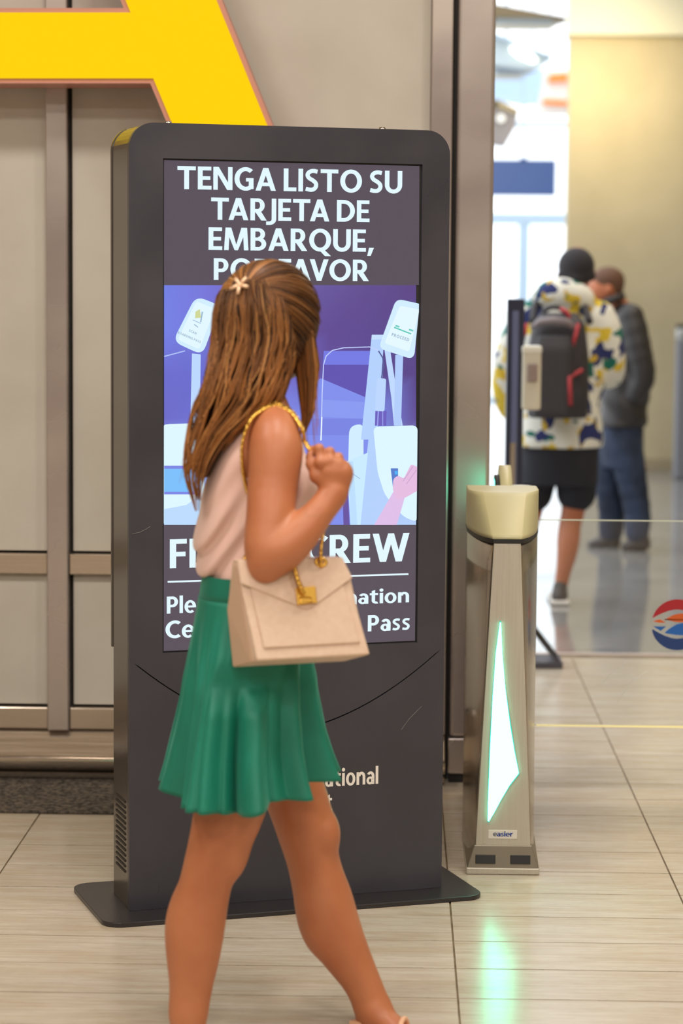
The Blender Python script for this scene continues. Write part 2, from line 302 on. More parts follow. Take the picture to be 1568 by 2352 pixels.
# ------------------------------------------------------------------ smooth solids: a signed-distance grid and its surface net
class Field:
    def __init__(s, lo, hi, h):
        s.lo = np.array(lo, float); s.h = h; s.n = np.ceil((np.array(hi) - s.lo) / h).astype(int) + 1
        s.d = np.full(s.n, 9., np.float32)
    def sub(s, lo, hi):
        a = np.clip(np.floor((np.array(lo) - s.lo) / s.h).astype(int), 0, s.n); b = np.clip(np.ceil((np.array(hi) - s.lo) / s.h).astype(int) + 1, 0, s.n)
        if (b <= a).any(): return None, None
        sl = tuple(slice(i, j) for i, j in zip(a, b))
        g = np.meshgrid(*[(s.lo[k] + s.h * np.arange(a[k], b[k])).astype(np.float32) for k in range(3)], indexing='ij', sparse=True)
        return sl, g
    def put(s, sl, v, k=0.):
        c = s.d[sl]
        if k:
            hh = np.clip(.5 + .5 * (c - v) / k, 0, 1); s.d[sl] = c * (1 - hh) + v * hh - k * hh * (1 - hh)
        else: s.d[sl] = np.minimum(c, v)
    def bone(s, p0, p1, r0, r1, k=.02, flat=None, fs=1.):
        p0, p1 = np.array(p0, float), np.array(p1, float); m = max(r0, r1) * max(1, fs) + k + 2 * s.h
        sl, g = s.sub(np.minimum(p0, p1) - m, np.maximum(p0, p1) + m)
        if sl is None: return
        v = p1 - p0; L = max(v @ v, 1e-9); q = [g[i] - p0[i] for i in range(3)]
        t = np.clip((q[0] * v[0] + q[1] * v[1] + q[2] * v[2]) / L, 0, 1); o = [q[i] - t * v[i] for i in range(3)]
        if flat is not None:
            f = np.array(flat, float); f /= np.linalg.norm(f); on = o[0] * f[0] + o[1] * f[1] + o[2] * f[2]; o = [o[i] + f[i] * on * (1 / fs - 1) for i in range(3)]
        s.put(sl, np.sqrt(o[0] ** 2 + o[1] ** 2 + o[2] ** 2) - (r0 + (r1 - r0) * t), k)
    def chain(s, pts, rad, k=.015, n=None, flat=None, fs=1.):
        pts = np.array(pts, float); rad = np.array(rad, float) - .23 * k     # the blend between neighbours swells a limb a little
        if n: P = catmull(np.hstack([pts, rad[:, None]]), n); pts, rad = P[:, :3], P[:, 3]
        for i in range(len(pts) - 1): s.bone(pts[i], pts[i + 1], rad[i], rad[i + 1], k, flat, fs)
    def ell(s, c, r, k=.02, R=None, carve=False):
        c = np.array(c, float); r = np.array(r, float); m = r.max() + k + 2 * s.h
        sl, g = s.sub(c - m, c + m)
        if sl is None: return
        q = [g[i] - c[i] for i in range(3)]
        if R is not None: R = np.array(R); q = [R[0][i] * q[0] + R[1][i] * q[1] + R[2][i] * q[2] for i in range(3)]
        l = np.sqrt((q[0] / r[0]) ** 2 + (q[1] / r[1]) ** 2 + (q[2] / r[2]) ** 2)
        l2 = np.sqrt((q[0] / r[0] ** 2) ** 2 + (q[1] / r[1] ** 2) ** 2 + (q[2] / r[2] ** 2) ** 2)
        v = l * (l - 1) / np.maximum(l2, 1e-6)
        if carve:
            c0 = s.d[sl]; v = -v; hh = np.clip(.5 - .5 * (c0 - v) / max(k, 1e-6), 0, 1); s.d[sl] = c0 * (1 - hh) + v * hh + k * hh * (1 - hh)
        else: s.put(sl, v, k)
    def stack(s, T, k=.02, p=2., fold=None):
        """T rows: z, cx, cy, a, b (superellipse half-sizes along x and y), interpolated smoothly in z"""
        T = np.array(sorted(T), float); z = T[:, 0]; m = T[:, 3:5].max() + .05
        sl, g = s.sub((T[:, 1].min() - m, T[:, 2].min() - m, z[0] - .03), (T[:, 1].max() + m, T[:, 2].max() + m, z[-1] + .03))
        zz = np.linspace(z[0], z[-1], 200); D = np.vstack([np.interp(zz, z, T[:, i]) for i in range(5)]); ker = np.ones(17) / 17
        D[1:] = [np.convolve(np.pad(r, 8, mode='edge'), ker, 'valid') for r in D[1:]]
        Z = g[2]; cx, cy, a, b = [np.interp(Z, zz, D[i]) for i in (1, 2, 3, 4)]
        l = (np.abs((g[0] - cx) / a) ** p + np.abs((g[1] - cy) / b) ** p) ** (1 / p)
        v = (l - 1) * np.minimum(a, b)
        if fold is not None: v = v + fold(g[0], g[1], g[2])
        v = np.maximum(v, np.maximum(z[0] - Z, Z - z[-1])).astype(np.float32)
        s.put(sl, v, k)
    def mesh(s, name, keep=None):
        d = s.d; sg = d < 0; n = d.shape
        c = [(i, j, k) for i in (0, 1) for j in (0, 1) for k in (0, 1)]
        def cor(A, o): return A[o[0]:n[0] - 1 + o[0], o[1]:n[1] - 1 + o[1], o[2]:n[2] - 1 + o[2]]
        cnt = sum(cor(sg, o).astype(np.int8) for o in c); act = (cnt > 0) & (cnt < 8); idx = np.argwhere(act)
        V = np.stack([cor(d, o)[act] for o in c], 1); acc = np.zeros((len(idx), 3)); num = np.zeros(len(idx))
        for a in range(8):
            for b in range(a + 1, 8):
                df = [q != r for q, r in zip(c[a], c[b])]
                if sum(df) != 1: continue
                cr = (V[:, a] < 0) != (V[:, b] < 0)
                t = np.where(cr, V[:, a] / np.where(cr, V[:, a] - V[:, b], 1), 0)
                p = np.array(c[a]) + t[:, None] * (np.array(c[b]) - np.array(c[a])); acc += p * cr[:, None]; num += cr
        P = (idx + acc / num[:, None]) * s.h + s.lo
        vid = -np.ones(act.shape, np.int64); vid[act] = np.arange(len(idx)); faces = []
        for ax in range(3):
            o = [0, 0, 0]; o[ax] = 1; A = sg[:n[0] - o[0], :n[1] - o[1], :n[2] - o[2]]; B = sg[o[0]:, o[1]:, o[2]:]
            e = np.argwhere(A != B); u, w_ = [(1, 2), (2, 0), (0, 1)][ax]
            e = e[(e[:, u] > 0) & (e[:, w_] > 0) & (e[:, u] < n[u] - 1) & (e[:, w_] < n[w_] - 1)]
            q = []
            for du, dw in ((-1, -1), (0, -1), (0, 0), (-1, 0)):
                f = e.copy(); f[:, u] += du; f[:, w_] += dw; q.append(vid[f[:, 0], f[:, 1], f[:, 2]])
            q = np.stack(q, 1); fl = A[e[:, 0], e[:, 1], e[:, 2]]; q[~fl] = q[~fl][:, ::-1]; faces.append(q)
        Q = np.vstack(faces); Q = Q[(Q >= 0).all(1)]
        if keep is not None:
            Q = Q[keep(P)[Q].all(1)]; us = np.unique(Q); mp = -np.ones(len(P), np.int64); mp[us] = np.arange(len(us)); P, Q = P[us], mp[Q]
        me = bpy.data.meshes.new(name); me.vertices.add(len(P)); me.vertices.foreach_set('co', P.ravel().astype(np.float32))
        me.loops.add(Q.size); me.loops.foreach_set('vertex_index', Q.ravel().astype(np.int32))
        me.polygons.add(len(Q)); me.polygons.foreach_set('loop_start', np.arange(0, Q.size, 4, dtype=np.int32))
        me.update(calc_edges=True); me.validate(); return me
def bbox_obj(*pts, m=.1):
    P = np.array(pts); return P.min(0) - m, P.max(0) + m
# ================================================================== THE SETTING
WY = 7.63
def zy(y, Y, x=784): return at(x, y, Y)[2]
def xx(x, y, Y): return at(x, y, Y)[0]
# ---- floor: tiles laid in stacked rows, then polished concrete
fl = tag(obj('floor', box(-7, 8, -8.2, 10.30, -.2, -.004), M['grout']), kind='structure')
seamB = onfloor(1030, 2035)[0]; TW, TD = .602, .2345; gp = .0024
tme = bpy.data.meshes.new('tile'); b_ = box(-TW / 2 + gp, TW / 2 - gp, -TD / 2 + gp, TD / 2 - gp, -.012, 0); b_.to_mesh(tme); b_.free(); tme.materials.append(M['tile'])
row0 = 8.094 - 68 * TD; near = []; rest = []
for i in range(78):
    y = row0 + (i + .5) * TD
    for c in range(-10, 13):
        x = seamB + (c + .5) * TW
        if y + TD / 2 > 10.31 or y < -7.9 or x < -6.4 or x > 7.7: continue
        (near if y > 3.6 and abs(x + .1) < 1.35 + .20 * (y - 4) else rest).append((x, y))
near.sort(key=lambda q: q[1]); rest += near[300:]; near = near[:300]
for x, y in near:
    t = bpy.data.objects.new('tile', tme); C.objects.link(t); t.parent = fl; t.location = (x, y, random.uniform(-.0006, .0004))
V_ = []; F_ = []
for x, y in rest:
    k = len(V_); a, b_ = TW / 2 - gp, TD / 2 - gp; V_ += [(x + sx_ * a, y + sy_ * b_, z_) for z_ in (0, -.012) for sx_, sy_ in ((-1, -1), (1, -1), (1, 1), (-1, 1))]
    F_ += [(k, k + 1, k + 2, k + 3)] + [(k + m_, k + 4 + m_, k + 4 + (m_ + 1) % 4, k + (m_ + 1) % 4) for m_ in range(4)]
tag(obj('tile_field', pydata('tile_field', V_, F_), M['tile'], fl), kind='stuff')
tag(obj('floor', box(-7, 8, 10.305, 40, -.2, 0), M['polish']), kind='structure')
tag(obj('trim_1', box(-2, 5, 10.285, 10.325, -.01, .003), mat('threshold_strip', (206, 188, 178), .35)), kind='structure')

# ---- wall of framed panels on the left
wl = empty('wall_left', (0, WY, 0), kind='structure')
obj('backing', box(-6.6, xx(1038, 900, WY), .03, .12, 0, 5.0), M['dark'], wl)
px0, px1 = xx(110, 900, WY), xx(159, 900, WY); PW = px1 - px0
qx0, qx1 = xx(985, 600, WY), xx(1034, 600, WY)
r1 = (zy(1318, WY, 80), zy(1270, WY, 80)); r2 = (zy(1672, WY, 80), zy(1622, WY, 80))
pp_ = px1 - px0; st_ = qx0 - px0
posts = [(px0 - 2 * st_, px1 - 2 * st_), (px0 - (qx0 - px1) - PW, px0 - (qx0 - px1)), (px0, px1), (qx0, qx1)]
for a, b in posts: obj('post', box(a, b, -.035, .03, r2[0] - .001, 4.98, .004), M['steel'], wl)
gap = .006
for (a, b) in [(p_[1], q_[0]) for p_, q_ in zip(posts[:-1], posts[1:])]:
    for z0, z1 in (r1, r2): obj('rail', box(a, b, -.018, .03, z0, z1, .004), M['steelh'], wl)
    for z0, z1 in ((r2[1], r1[0]), (r1[1], 4.98)):
        obj('panel', box(a + .011, b - .001, .004, .028, z0 + .007, z1 - .001, .002), M['panel'], wl)
xa, xb = -6.6, posts[-1][1]
zk0, zk1 = zy(1738, 7.57, 80), r2[0]
obj('kick_panel', prism([(xa, -.075, zk0), (xb, -.075, zk0), (xb, -.004, zk1), (xa, -.004, zk1)], [(xa, .03, zk0), (xb, .03, zk0), (xb, .03, zk1), (xa, .03, zk1)], .003), M['steelh'], wl)
zt = zy(1752, 7.53, 80)
obj('bumper_tube', cyl((xa, -.095, zt), (xb, -.095, zt), .021, n=28), M['steelh'], wl, True)
zl0, zl1 = zy(1790, 7.56, 80), zy(1772, 7.56, 80)
obj('lower_rail', box(xa, xb, -.06, .02, zl0, zl1, .006), M['steelh'], wl)
# ---- steel column at the end of the wall
cx0, cx1 = xx(1041, 900, WY), xx(1126, 900, WY)
col = empty('steel_column', ((cx0 + cx1) / 2, 7.75, 0), 0, 'tall brushed steel column at the end of the panelled wall, behind the lit gate', 'column')
hw = (cx1 - cx0) / 2
obj('cladding', box(-hw, hw, -.145, .19, zy(1690, WY, 1050), 4.98, .012, 3), M['steel'], col)
obj('slot', box(-hw - .009, -hw + .002, -.10, .1, .05, 4.98), M['dark'], col)
obj('base_sleeve', box(-hw - .004, hw + .004, -.15, .195, .03, zy(1692, WY, 1050), .004), M['steel'], col)
obj('plinth', box(-hw - .002, hw + .002, -.14, .19, 0, .032), M['rubber'], col)
# ---- far wall, ceiling, glazed front
FWY = 20.48
fx0 = xx(1304, 400, FWY); cz = zy(84, FWY, 1450)
tag(obj('wall_back', box(fx0, 8, FWY, FWY + .25, 0, cz), M['cream']), kind='structure')
tag(obj('baseboard_back', box(fx0, 8, FWY - .02, FWY, 0, .10, .004), mat('wall_base', (150, 136, 108), .5)), kind='structure')
tag(obj('ceiling', box(-6.6, 8, -8, 8.2, 5.0, 5.3), M['ceil']), kind='structure')
tag(obj('ceiling', box(fx0 + .25, 8, 8.2, FWY + .3, 5.0, 5.3), M['ceil']), kind='structure')
tag(obj('trim_5', box(fx0 - .02, 8, FWY - .10, FWY + .25, cz, 5.0, .01), mat('bulkhead_paint', (214, 208, 184), .7)), kind='structure')
tag(obj('wall_front', box(-6.8, 8, -8.2, -8, 0, 5.0), M['panel']), kind='structure')
tag(obj('wall_side', box(-6.8, -6.6, -8, 7.75, 0, 5.0), M['panel']), kind='structure')
tag(obj('wall_right', box(8, 8.2, -8.2, FWY + .25, 0, 5.0), M['cream']), kind='structure')
tag(obj('ground', box(-30, 30, 40, 120, -.25, -.02), mat('pavement', (225, 222, 215), .8)), kind='structure')
GY = 32.
def pbox(x0, y0, x1, y1, Y, th):                    # a slab whose front covers the photo rectangle at depth Y
    a, b = at(x0, y1, Y), at(x1, y0, Y); return box(a[0], b[0], Y, Y + th, max(a[2], .0), b[2])
fr = empty('window_1', (at(1200, 700, GY)[0], GY, 0), kind='structure')
def fpart(n, bm, m): return obj(n, bm, m, fr, world=True)
for (a, b) in ((1060, 1078), (1184, 1217), (1303, 1322)): fpart('mullion', pbox(a, 515, b, 925, GY, .12), M['bluegrey'])
fpart('transom', pbox(1050, 490, 1330, 515, GY, .12), M['bluegrey'])
fpart('transom', pbox(1050, 279, 1330, 291, GY, .12), M['bluegrey'])
fpart('threshold', pbox(1050, 912, 1330, 930, GY, .12), M['bluegrey'])
for (a, b) in ((1078, 1184), (1217, 1303)): fpart('pane', pbox(a, 515, b, 912, GY + .05, .012), M['glass'])
fpart('pane', pbox(1050, 291, 1330, 490, GY + .05, .012), M['glass'])
# blue glazed box and orange bands of the hall beyond
p = lambda x, y, Y: at(x, y, Y)
def slab(name, pts, Y, th, m, parent=None):
    a = [p(x, y, Y) for x, y in pts]; b = [q + np.array([0, th, 0]) for q in a]; return obj(name, prism(a, b), m, parent, world=parent is not None)
sg = empty('hanging_sign', at(1200, 366, 25), 0, 'dark blue rectangular sign hanging in front of the bright doors', 'sign')
obj('sign_board', pbox(1095, 367, 1277, 449, 25, .10), M['signblue'], sg, world=True)
for x in (1110, 1202): obj('hanger', cyl(at(x, 372, 25.05), at(x, -300, 25.05), .008, n=8), M['bluegrey'], sg, world=True)
obj('bracket', pbox(1195, 361, 1210, 368, 24.98, .1), M['signblue'], sg, world=True)
for nm, y0, y1, y2, x1, lab in (('ceiling_baffle', 8, 38, 43, 1302, 'upper brown sloping ceiling baffle with fluted lower edge'), ('ceiling_baffle', 142, 152, 157, 1232, 'lower short brown ceiling baffle below the slanted lamp')):
    Y = 23 if y0 < 50 else 25
    e = empty(nm, at(1180, y1, Y), 0, lab, 'baffle', 'brown ceiling baffles')
    slab('baffle_board', [(1090, y0 - 8), (x1, y2 - 4), (x1, y2), (1133, y1 + 1), (1090, y1 - 3)], Y, .5, M['brown'], e)
    n = 14
    for i in range(n):
        xa_ = 1140 + (x1 - 30 - 1140) * i / n
        slab('flute', [(xa_, y2 - 1), (xa_ + 6, y2 - 1), (xa_ + 6, y2 + 10), (xa_, y2 + 10)], Y + .05, .1, M['bluegrey'], e)
    slab('white_face', [(1080, y2 + 9), (x1 - 12, y2 + 9), (x1 - 40, y2 + 26), (1080, y2 + 26)], Y + .2, .05, M['white'], e)
lp = empty('slanted_lamp', at(1200, 110, 24), 0, 'slanted pale ceiling lamp with a bright oval bulb panel', 'lamp')
slab('lamp_housing', [(1090, 60), (1150, 84), (1268, 132), (1232, 158), (1133, 147), (1090, 140)], 24.2, .3, mat('lamp_housing', (196, 212, 222), .4), lp)
slab('lamp_edge', [(1090, 56), (1150, 80), (1268, 128), (1266, 134), (1148, 88), (1090, 64)], 24.1, .12, M['bluegrey'], lp)
slab('lamp_panel', [(1172, 106), (1190, 106), (1222, 124), (1236, 140), (1222, 144), (1192, 132), (1174, 118)], 24.15, .05, mat('lamp_glow', (255, 252, 235), .5, emit=(255, 250, 230), es=1.6), lp)
bx = empty('glazed_box', at(1190, 200, 27), 0, 'pale blue glazed panel hanging high in the hall beyond', 'panel')
slab('glazing', [(1090, 160), (1248, 158), (1244, 200), (1236, 238), (1205, 243), (1150, 232), (1090, 236)], 27, .12, mat('pale_glazing', (186, 212, 242), .3), bx)
ob = empty('orange_bands', at(1270, 200, 29), 0, 'white bulkhead with two short orange bands beside the wall corner', 'bulkhead')
slab('bulkhead', [(1236, 160), (1330, 160), (1330, 262), (1226, 262)], 29.1, .3, M['white'], ob)
slab('orange_band', [(1262, 171), (1330, 166), (1330, 184), (1258, 188)], 29, .1, M['orange'], ob)
slab('orange_band', [(1248, 227), (1330, 233), (1330, 243), (1247, 238)], 29, .1, M['orange'], ob)
pj = empty('ceiling_projector', at(1150, 280, 22), 0, 'grey boxy projector with a round white lens under the ceiling', 'projector')
slab('casing', [(1085, 262), (1110, 232), (1140, 230), (1190, 254), (1184, 292), (1160, 334), (1085, 322)], 22, .35, mat('projector_grey', (132, 128, 136), .5), pj)
slab('top_cover', [(1110, 230), (1142, 228), (1192, 252), (1188, 262), (1140, 246), (1108, 246)], 21.97, .4, mat('projector_top', (156, 142, 112), .5), pj)
a_ = at(1150, 272, 21.95); obj('lens', cyl(a_, a_ + np.array([0, .1, 0]), .036, n=24), mat('lens_white', (240, 244, 250), .3), pj, world=True)
a_ = at(1122, 272, 21.95); obj('lens', cyl(a_, a_ + np.array([0, .1, 0]), .03, n=24), mat('lens_pale', (226, 234, 246), .3), pj, world=True)
a_ = at(1136, 238, 21.95); obj('bracket', cyl(a_, a_ + np.array([0, .2, 0]), .028, n=16), M['rubber'], pj, world=True)
bp_ = empty('barrier_post', at(1560, 1085, 19.6) * np.array([1, 1, 0]), 0, 'grey metal barrier post by the far cream wall at the right edge', 'post')
a_ = at(1566, 1085, 19.6); zt_ = at(1566, 745, 19.6)[2]
obj('shaft', box(a_[0] - .072, a_[0] + .072, 19.54, 19.66, 0, zt_ - .12, .02), mat('grey_post', (122, 124, 132), .35, .4), bp_, world=True)
obj('post_head', box(a_[0] - .075, a_[0] + .075, 19.53, 19.67, zt_ - .13, zt_ - .03, .02), mat('post_head', (170, 172, 172), .3, .5), bp_, world=True)
obj('post_cap', box(a_[0] - .07, a_[0] + .07, 19.54, 19.66, zt_ - .04, zt_, .015), M['rubber'], bp_, world=True)

for i_, (Y_, q_) in enumerate(((24.3, (1200, 84)), (27.05, (1190, 160)), (29.2, (1290, 162)))):
    zt_ = 5.55; a_ = at(*q_, Y_); e_ = (lp, bx, ob)[i_]
    for dx_ in (-.15, .12): obj('hanger_rod', cyl((a_[0] + dx_, Y_, a_[2] - .03), (a_[0] + dx_, Y_, zt_), .008, n=8), M['bluegrey'], e_, world=True)
    tag(obj('trim_%d' % (i_ + 2), box(-2, 6, Y_ - .08, Y_ + .08, zt_ - .01, zt_ + .2), M['white']), kind='structure')
# ---- speckled mat along the wall
x1m = onfloor(690, 1868)[0]; ym0, ym1 = onfloor(0, 1868)[1], 7.60
tag(obj('floor_mat', box(-4, x1m, ym0, ym1, .0005, .008, .002), M['matt']), 'dark speckled floor mat running along the foot of the panelled wall', 'mat')

# ---- big lit letter A
AY = 7.40
ax = lambda y: 288 + .41 * y
ox = lambda y: 497 + .405 * y
XA = -120
A_out = [(2 * XA - ox(420), 420), (2 * XA - ox(-1250), -1250), (ox(-1250), -1250), (ox(420), 420), (ax(420) - 8, 420), (ax(180) - 10, 180), (2 * XA - ax(180) + 10, 180), (2 * XA - ax(420) + 8, 420)]
A_in = [(ax(29), 29), (2 * XA - ax(29), 29), (2 * XA - ax(-860), -860), (ax(-860), -860)]
ls = empty('letter_sign', at(XA, 420, AY), 0, 'huge lit yellow letter A mounted on the panelled wall above the kiosk', 'sign')
def letter(grow, y0, y1):
    """solid A: outline and counter as one ring pair"""
    bm = bmesh.new()
    def ring(pts, Y, g):
        c = [np.array(q, float) for q in pts]; out = []; n = len(c)
        for i in range(n):
            d0 = c[i] - c[i - 1]; d1 = c[(i + 1) % n] - c[i]
            n0 = np.array([d0[1], -d0[0]]) / np.linalg.norm(d0); n1 = np.array([d1[1], -d1[0]]) / np.linalg.norm(d1)
            m_ = (n0 + n1); m_ = m_ / max(m_ @ n0, .3); q = c[i] + m_ * g
            w_ = at(q[0], q[1], AY); out.append((w_[0], Y, w_[2]))
        return [bm.verts.new(q) for q in out]
    for pts, s_ in ((A_out, 1), (A_in, -1)):
        f = ring(pts, y0, grow * s_); b = ring(pts, y1, grow * s_); n = len(f)
        for i in range(n): bm.faces.new((f[i], b[i], b[(i + 1) % n], f[(i + 1) % n]))
        if pts is A_out: fo, bo = f, b
        else: fi, bi = f, b
    for o, i in ((fo, fi), (bo, bi)):
        e = [bm.edges.get((r[k], r[(k + 1) % len(r)])) for r in (o, i) for k in range(len(r))]
        bmesh.ops.triangle_fill(bm, use_beauty=True, use_dissolve=False, edges=e)
    bmesh.ops.recalc_face_normals(bm, faces=bm.faces); return bm
obj('letter_return', letter(11, AY + .004, WY - .036), M['return'], ls, world=True)
obj('letter_face', letter(0, AY - .004, AY + .003), M['yellow'], ls, world=True)

# ================================================================== KIOSK
KL, KR = onfloor(297, 2093, .012), onfloor(1025, 2038, .012)
KE = (KR - KL) / np.linalg.norm(KR - KL); KE[2] = 0; KN = np.array([-KE[1], KE[0], 0]); KW = .836; KD = .208; KH = 1.975
KA = math.atan2(KE[1], KE[0])
ko = KL + KE * KW / 2 + KN * KD / 2; ko[2] = 0
ks = empty('information_kiosk', ko, KA, 'tall black freestanding information kiosk with a lit portrait screen', 'kiosk')
def K(x, y):                                           # photo point -> kiosk front (local x, z)
    q = ray(x, y); o = np.array([0, 0, CH]); t = ((KL - o) @ KN) / (q @ KN); P_ = o + q * t
    return (P_ - KL) @ KE - KW / 2, P_[2]
def rrect(x0, x1, z0, z1, r, y, n=8):                   # only the top corners are rounded
    pts = [(x0, y, z0), (x1, y, z0)]
    for i in range(n + 1): a = math.pi / 2 * i / n; pts.append((x1 - r + r * math.cos(a), y, z1 - r + r * math.sin(a)))
    for i in range(n + 1): a = math.pi / 2 + math.pi / 2 * i / n; pts.append((x0 + r + r * math.cos(a), y, z1 - r + r * math.sin(a)))
    return pts
hw, hd = KW / 2, KD / 2
def rslab(x0, x1, z0, z1, r, ya, yb, bev=.003):
    bm = prism(rrect(x0, x1, z0, z1, r, ya), rrect(x0, x1, z0, z1, r, yb))
    if bev:
        es = [e for e in bm.edges if abs(e.verts[0].co.y - e.verts[1].co.y) < 1e-6 and len(e.link_faces) == 2]
        bmesh.ops.bevel(bm, geom=es, offset=bev, segments=2, affect='EDGES', profile=.5)
    return bm
sx0, sz1 = K(378, 370); sx1, sz0 = K(956, 1472); sx1 = sx0 + .668; sz0, sz1 = .668, 1.885
# front bezel with an opening for the screen: four-sided frame
def bezel():
    bm = bmesh.new(); o = rrect(-hw, hw, .650, KH, .062, -hd); i = [(sx0 - .004, -hd, sz0 - .004), (sx1 + .004, -hd, sz0 - .004), (sx1 + .004, -hd, sz1 + .004), (sx0 - .004, -hd, sz1 + .004)]
    def side(dy): return [bm.verts.new((a, b + dy, c)) for a, b, c in o], [bm.verts.new((a, b + dy, c)) for a, b, c in i]
    f, b = side(0), side(.018)
    for r in (0, 1):
        n = len(f[r])
        for k in range(n): bm.faces.new((f[r][k], b[r][k], b[r][(k + 1) % n], f[r][(k + 1) % n]))
    for s_ in (f, b):
        e = [bm.edges.get((r[k], r[(k + 1) % len(r)])) for r in s_ for k in range(len(r))]
        bmesh.ops.triangle_fill(bm, use_beauty=True, use_dissolve=False, edges=e)
    bmesh.ops.recalc_face_normals(bm, faces=bm.faces); return bm
def arc(x):                                              # the lower cover's curved top edge
    t = (x + hw) / KW; return .652 - .72 * t + .62 * t * t if t < .5 else .652 - .72 * (1 - t) + .62 * (1 - t) ** 2
xs = np.linspace(-hw, hw, 33)
up = [(x, -hd, arc(x) + .0022) for x in xs]
obj('screen_bezel', bezel(), M['black'], ks)
lowz = [(x, -hd, min(arc(x) + .0022, .649)) for x in xs] + [(hw, -hd, .650), (-hw, -hd, .650)]
obj('middle_apron', prism(lowz, [(a, b + .018, c) for a, b, c in lowz]), M['black'], ks)
lc = [(x, -hd - .0005, arc(x) - .0012) for x in xs][::-1] + [(-hw, -hd - .0005, .013), (hw, -hd - .0005, .013)]
obj('lower_cover', prism(lc, [(a, b + .0185, c) for a, b, c in lc]), M['black'], ks)
obj('body', rslab(-hw + .002, hw - .002, .013, KH - .002, .060, -hd + .0205, hd - .022, .003), M['blackside'], ks)
obj('front_seam', rslab(-hw + .005, hw - .005, .013, KH - .005, .057, -hd + .017, -hd + .021, 0), M['dark'], ks)
obj('rear_seam', rslab(-hw + .005, hw - .005, .013, KH - .005, .057, hd - .023, hd - .018, 0), M['dark'], ks)
obj('rear_door', rslab(-hw, hw, .655, KH, .062, hd - .018, hd, .003), M['blackside'], ks)
obj('rear_cover', box(-hw + .006, hw - .006, hd - .018, hd - .004, .013, .653, .002), M['blackside'], ks)
slot = bpy.data.meshes.new('vent_slot'); b_ = box(-.0012, .0012, -.052, .052, -.0026, .0026); b_.to_mesh(slot); b_.free(); slot.materials.append(M['dark'])
for k in range(14):
    for s_ in (-1, 1):
        o = bpy.data.objects.new('vent_slot', slot); C.objects.link(o); o.parent = ks; o.location = (s_ * (hw - .0012), -.002, .083 + k * .0138 + .018)
for lx in (K(403, 280)[0], K(900, 292)[0]): obj('lifting_bolt', cyl((lx, -.03, KH - .004), (lx, -.03, KH + .009), .0085, n=16), M['steel2'], ks, True)
def plate(z, g=0):
    x0, x1, y0, y1, r = -hw - .085 - g, hw + .085 + g, -hd - .105 - g, hd + .105 + g, .05; pts = []
    for cx_, cy_, a0 in ((x1 - r, y1 - r, 0), (x0 + r, y1 - r, 90), (x0 + r, y0 + r, 180), (x1 - r, y0 + r, 270)):
        for i in range(9): a = math.radians(a0 + 90 * i / 8); pts.append((cx_ + r * math.cos(a), cy_ + r * math.sin(a), z))
    return pts
obj('base_plate', prism(plate(.0005), plate(.0125), .002), M['blackplate'], ks)
# ---- screen
yS = -hd + .006
obj('display_panel', box(sx0 - .006, sx1 + .006, yS + .002, yS + .014, sz0 - .006, sz1 + .006), M['rubber'], ks)
scr = None
def cmesh(name, verts, faces, cols, m, parent, dy=0.):
    me = pydata(name, [(a, yS - dy, c) for a, c in verts], faces); at_ = me.color_attributes.new('Col', 'FLOAT_COLOR', 'POINT')
    at_.data.foreach_set('color', np.array([(*lin(c), 1) for c in cols], np.float32).ravel()); return obj(name, me, m, parent)
def gridpic(name, xs_, ys_, cols, parent, dy=0.):
    v = []; c = []; f = []; n = len(xs_)
    for j, y in enumerate(ys_):
        for i, x in enumerate(xs_):
            a, b = K(x, y); a = min(max(a, sx0), sx1); b = min(max(b, sz0), sz1); v.append((a, b)); c.append(cols[j][i])
    for j in range(len(ys_) - 1):
        for i in range(n - 1): k = j * n + i; f.append((k + n, k + n + 1, k + 1, k))
    return cmesh(name, v, f, c, M['screen'], parent, dy)
DK = (84, 75, 88)
pic = gridpic('screen_picture', [378, 470, 560, 660, 760, 860, 957], [655, 760, 860, 960, 1060, 1206], [
    [(110, 126, 226), (116, 116, 218), (108, 98, 188), (108, 92, 168), (98, 82, 154), (92, 72, 142), (88, 66, 132)],
    [(112, 126, 228), (112, 118, 216), (104, 92, 180), (98, 78, 154), (92, 70, 146), (88, 68, 142), (86, 70, 140)],
    [(104, 106, 206), (100, 104, 204), (100, 92, 180), (110, 104, 200), (92, 74, 152), (86, 66, 140), (84, 64, 134)],
    [(104, 104, 200), (104, 110, 210), (118, 120, 220), (126, 140, 236), (126, 140, 236), (120, 134, 230), (92, 74, 150)],
    [(150, 170, 240), (150, 170, 240), (130, 146, 236), (126, 142, 238), (126, 142, 238), (140, 160, 240), (150, 170, 244)],
    [(180, 214, 252), (176, 208, 250), (140, 152, 236), (138, 146, 234), (140, 148, 232), (170, 200, 250), (180, 210, 250)]], ks, .0)
hdr = gridpic('screen_header', [370, 965], [360, 655], [[DK, DK], [DK, DK]], ks)
ftr = gridpic('screen_footer', [370, 965], [1206, 1500], [[DK, DK], [DK, DK]], ks)
_lay = [0]
def poly(pts, col, name='picture_shape'):
    _lay[0] += 1; v = [K(x, y) for x, y in pts]; v = [(min(max(a, sx0), sx1), b) for a, b in v]
    cmesh(name, v, [tuple(range(len(v)))[::-1]], [col] * len(v), M['screen'], pic, .0002 + .00004 * _lay[0])
def rpoly(pts, r, col, n=6):
    out = []; c = [np.array(q, float) for q in pts]; m_ = len(c)
    for i in range(m_):
        a = c[i - 1] - c[i]; b = c[(i + 1) % m_] - c[i]; ra = min(r, np.linalg.norm(a) / 2.2); rb = min(r, np.linalg.norm(b) / 2.2)
        p0 = c[i] + a / np.linalg.norm(a) * ra; p1 = c[i] + b / np.linalg.norm(b) * rb
        for k in range(n + 1): t = k / n; out.append(tuple((1 - t) ** 2 * p0 + 2 * t * (1 - t) * c[i] + t * t * p1))
    poly(out, col)
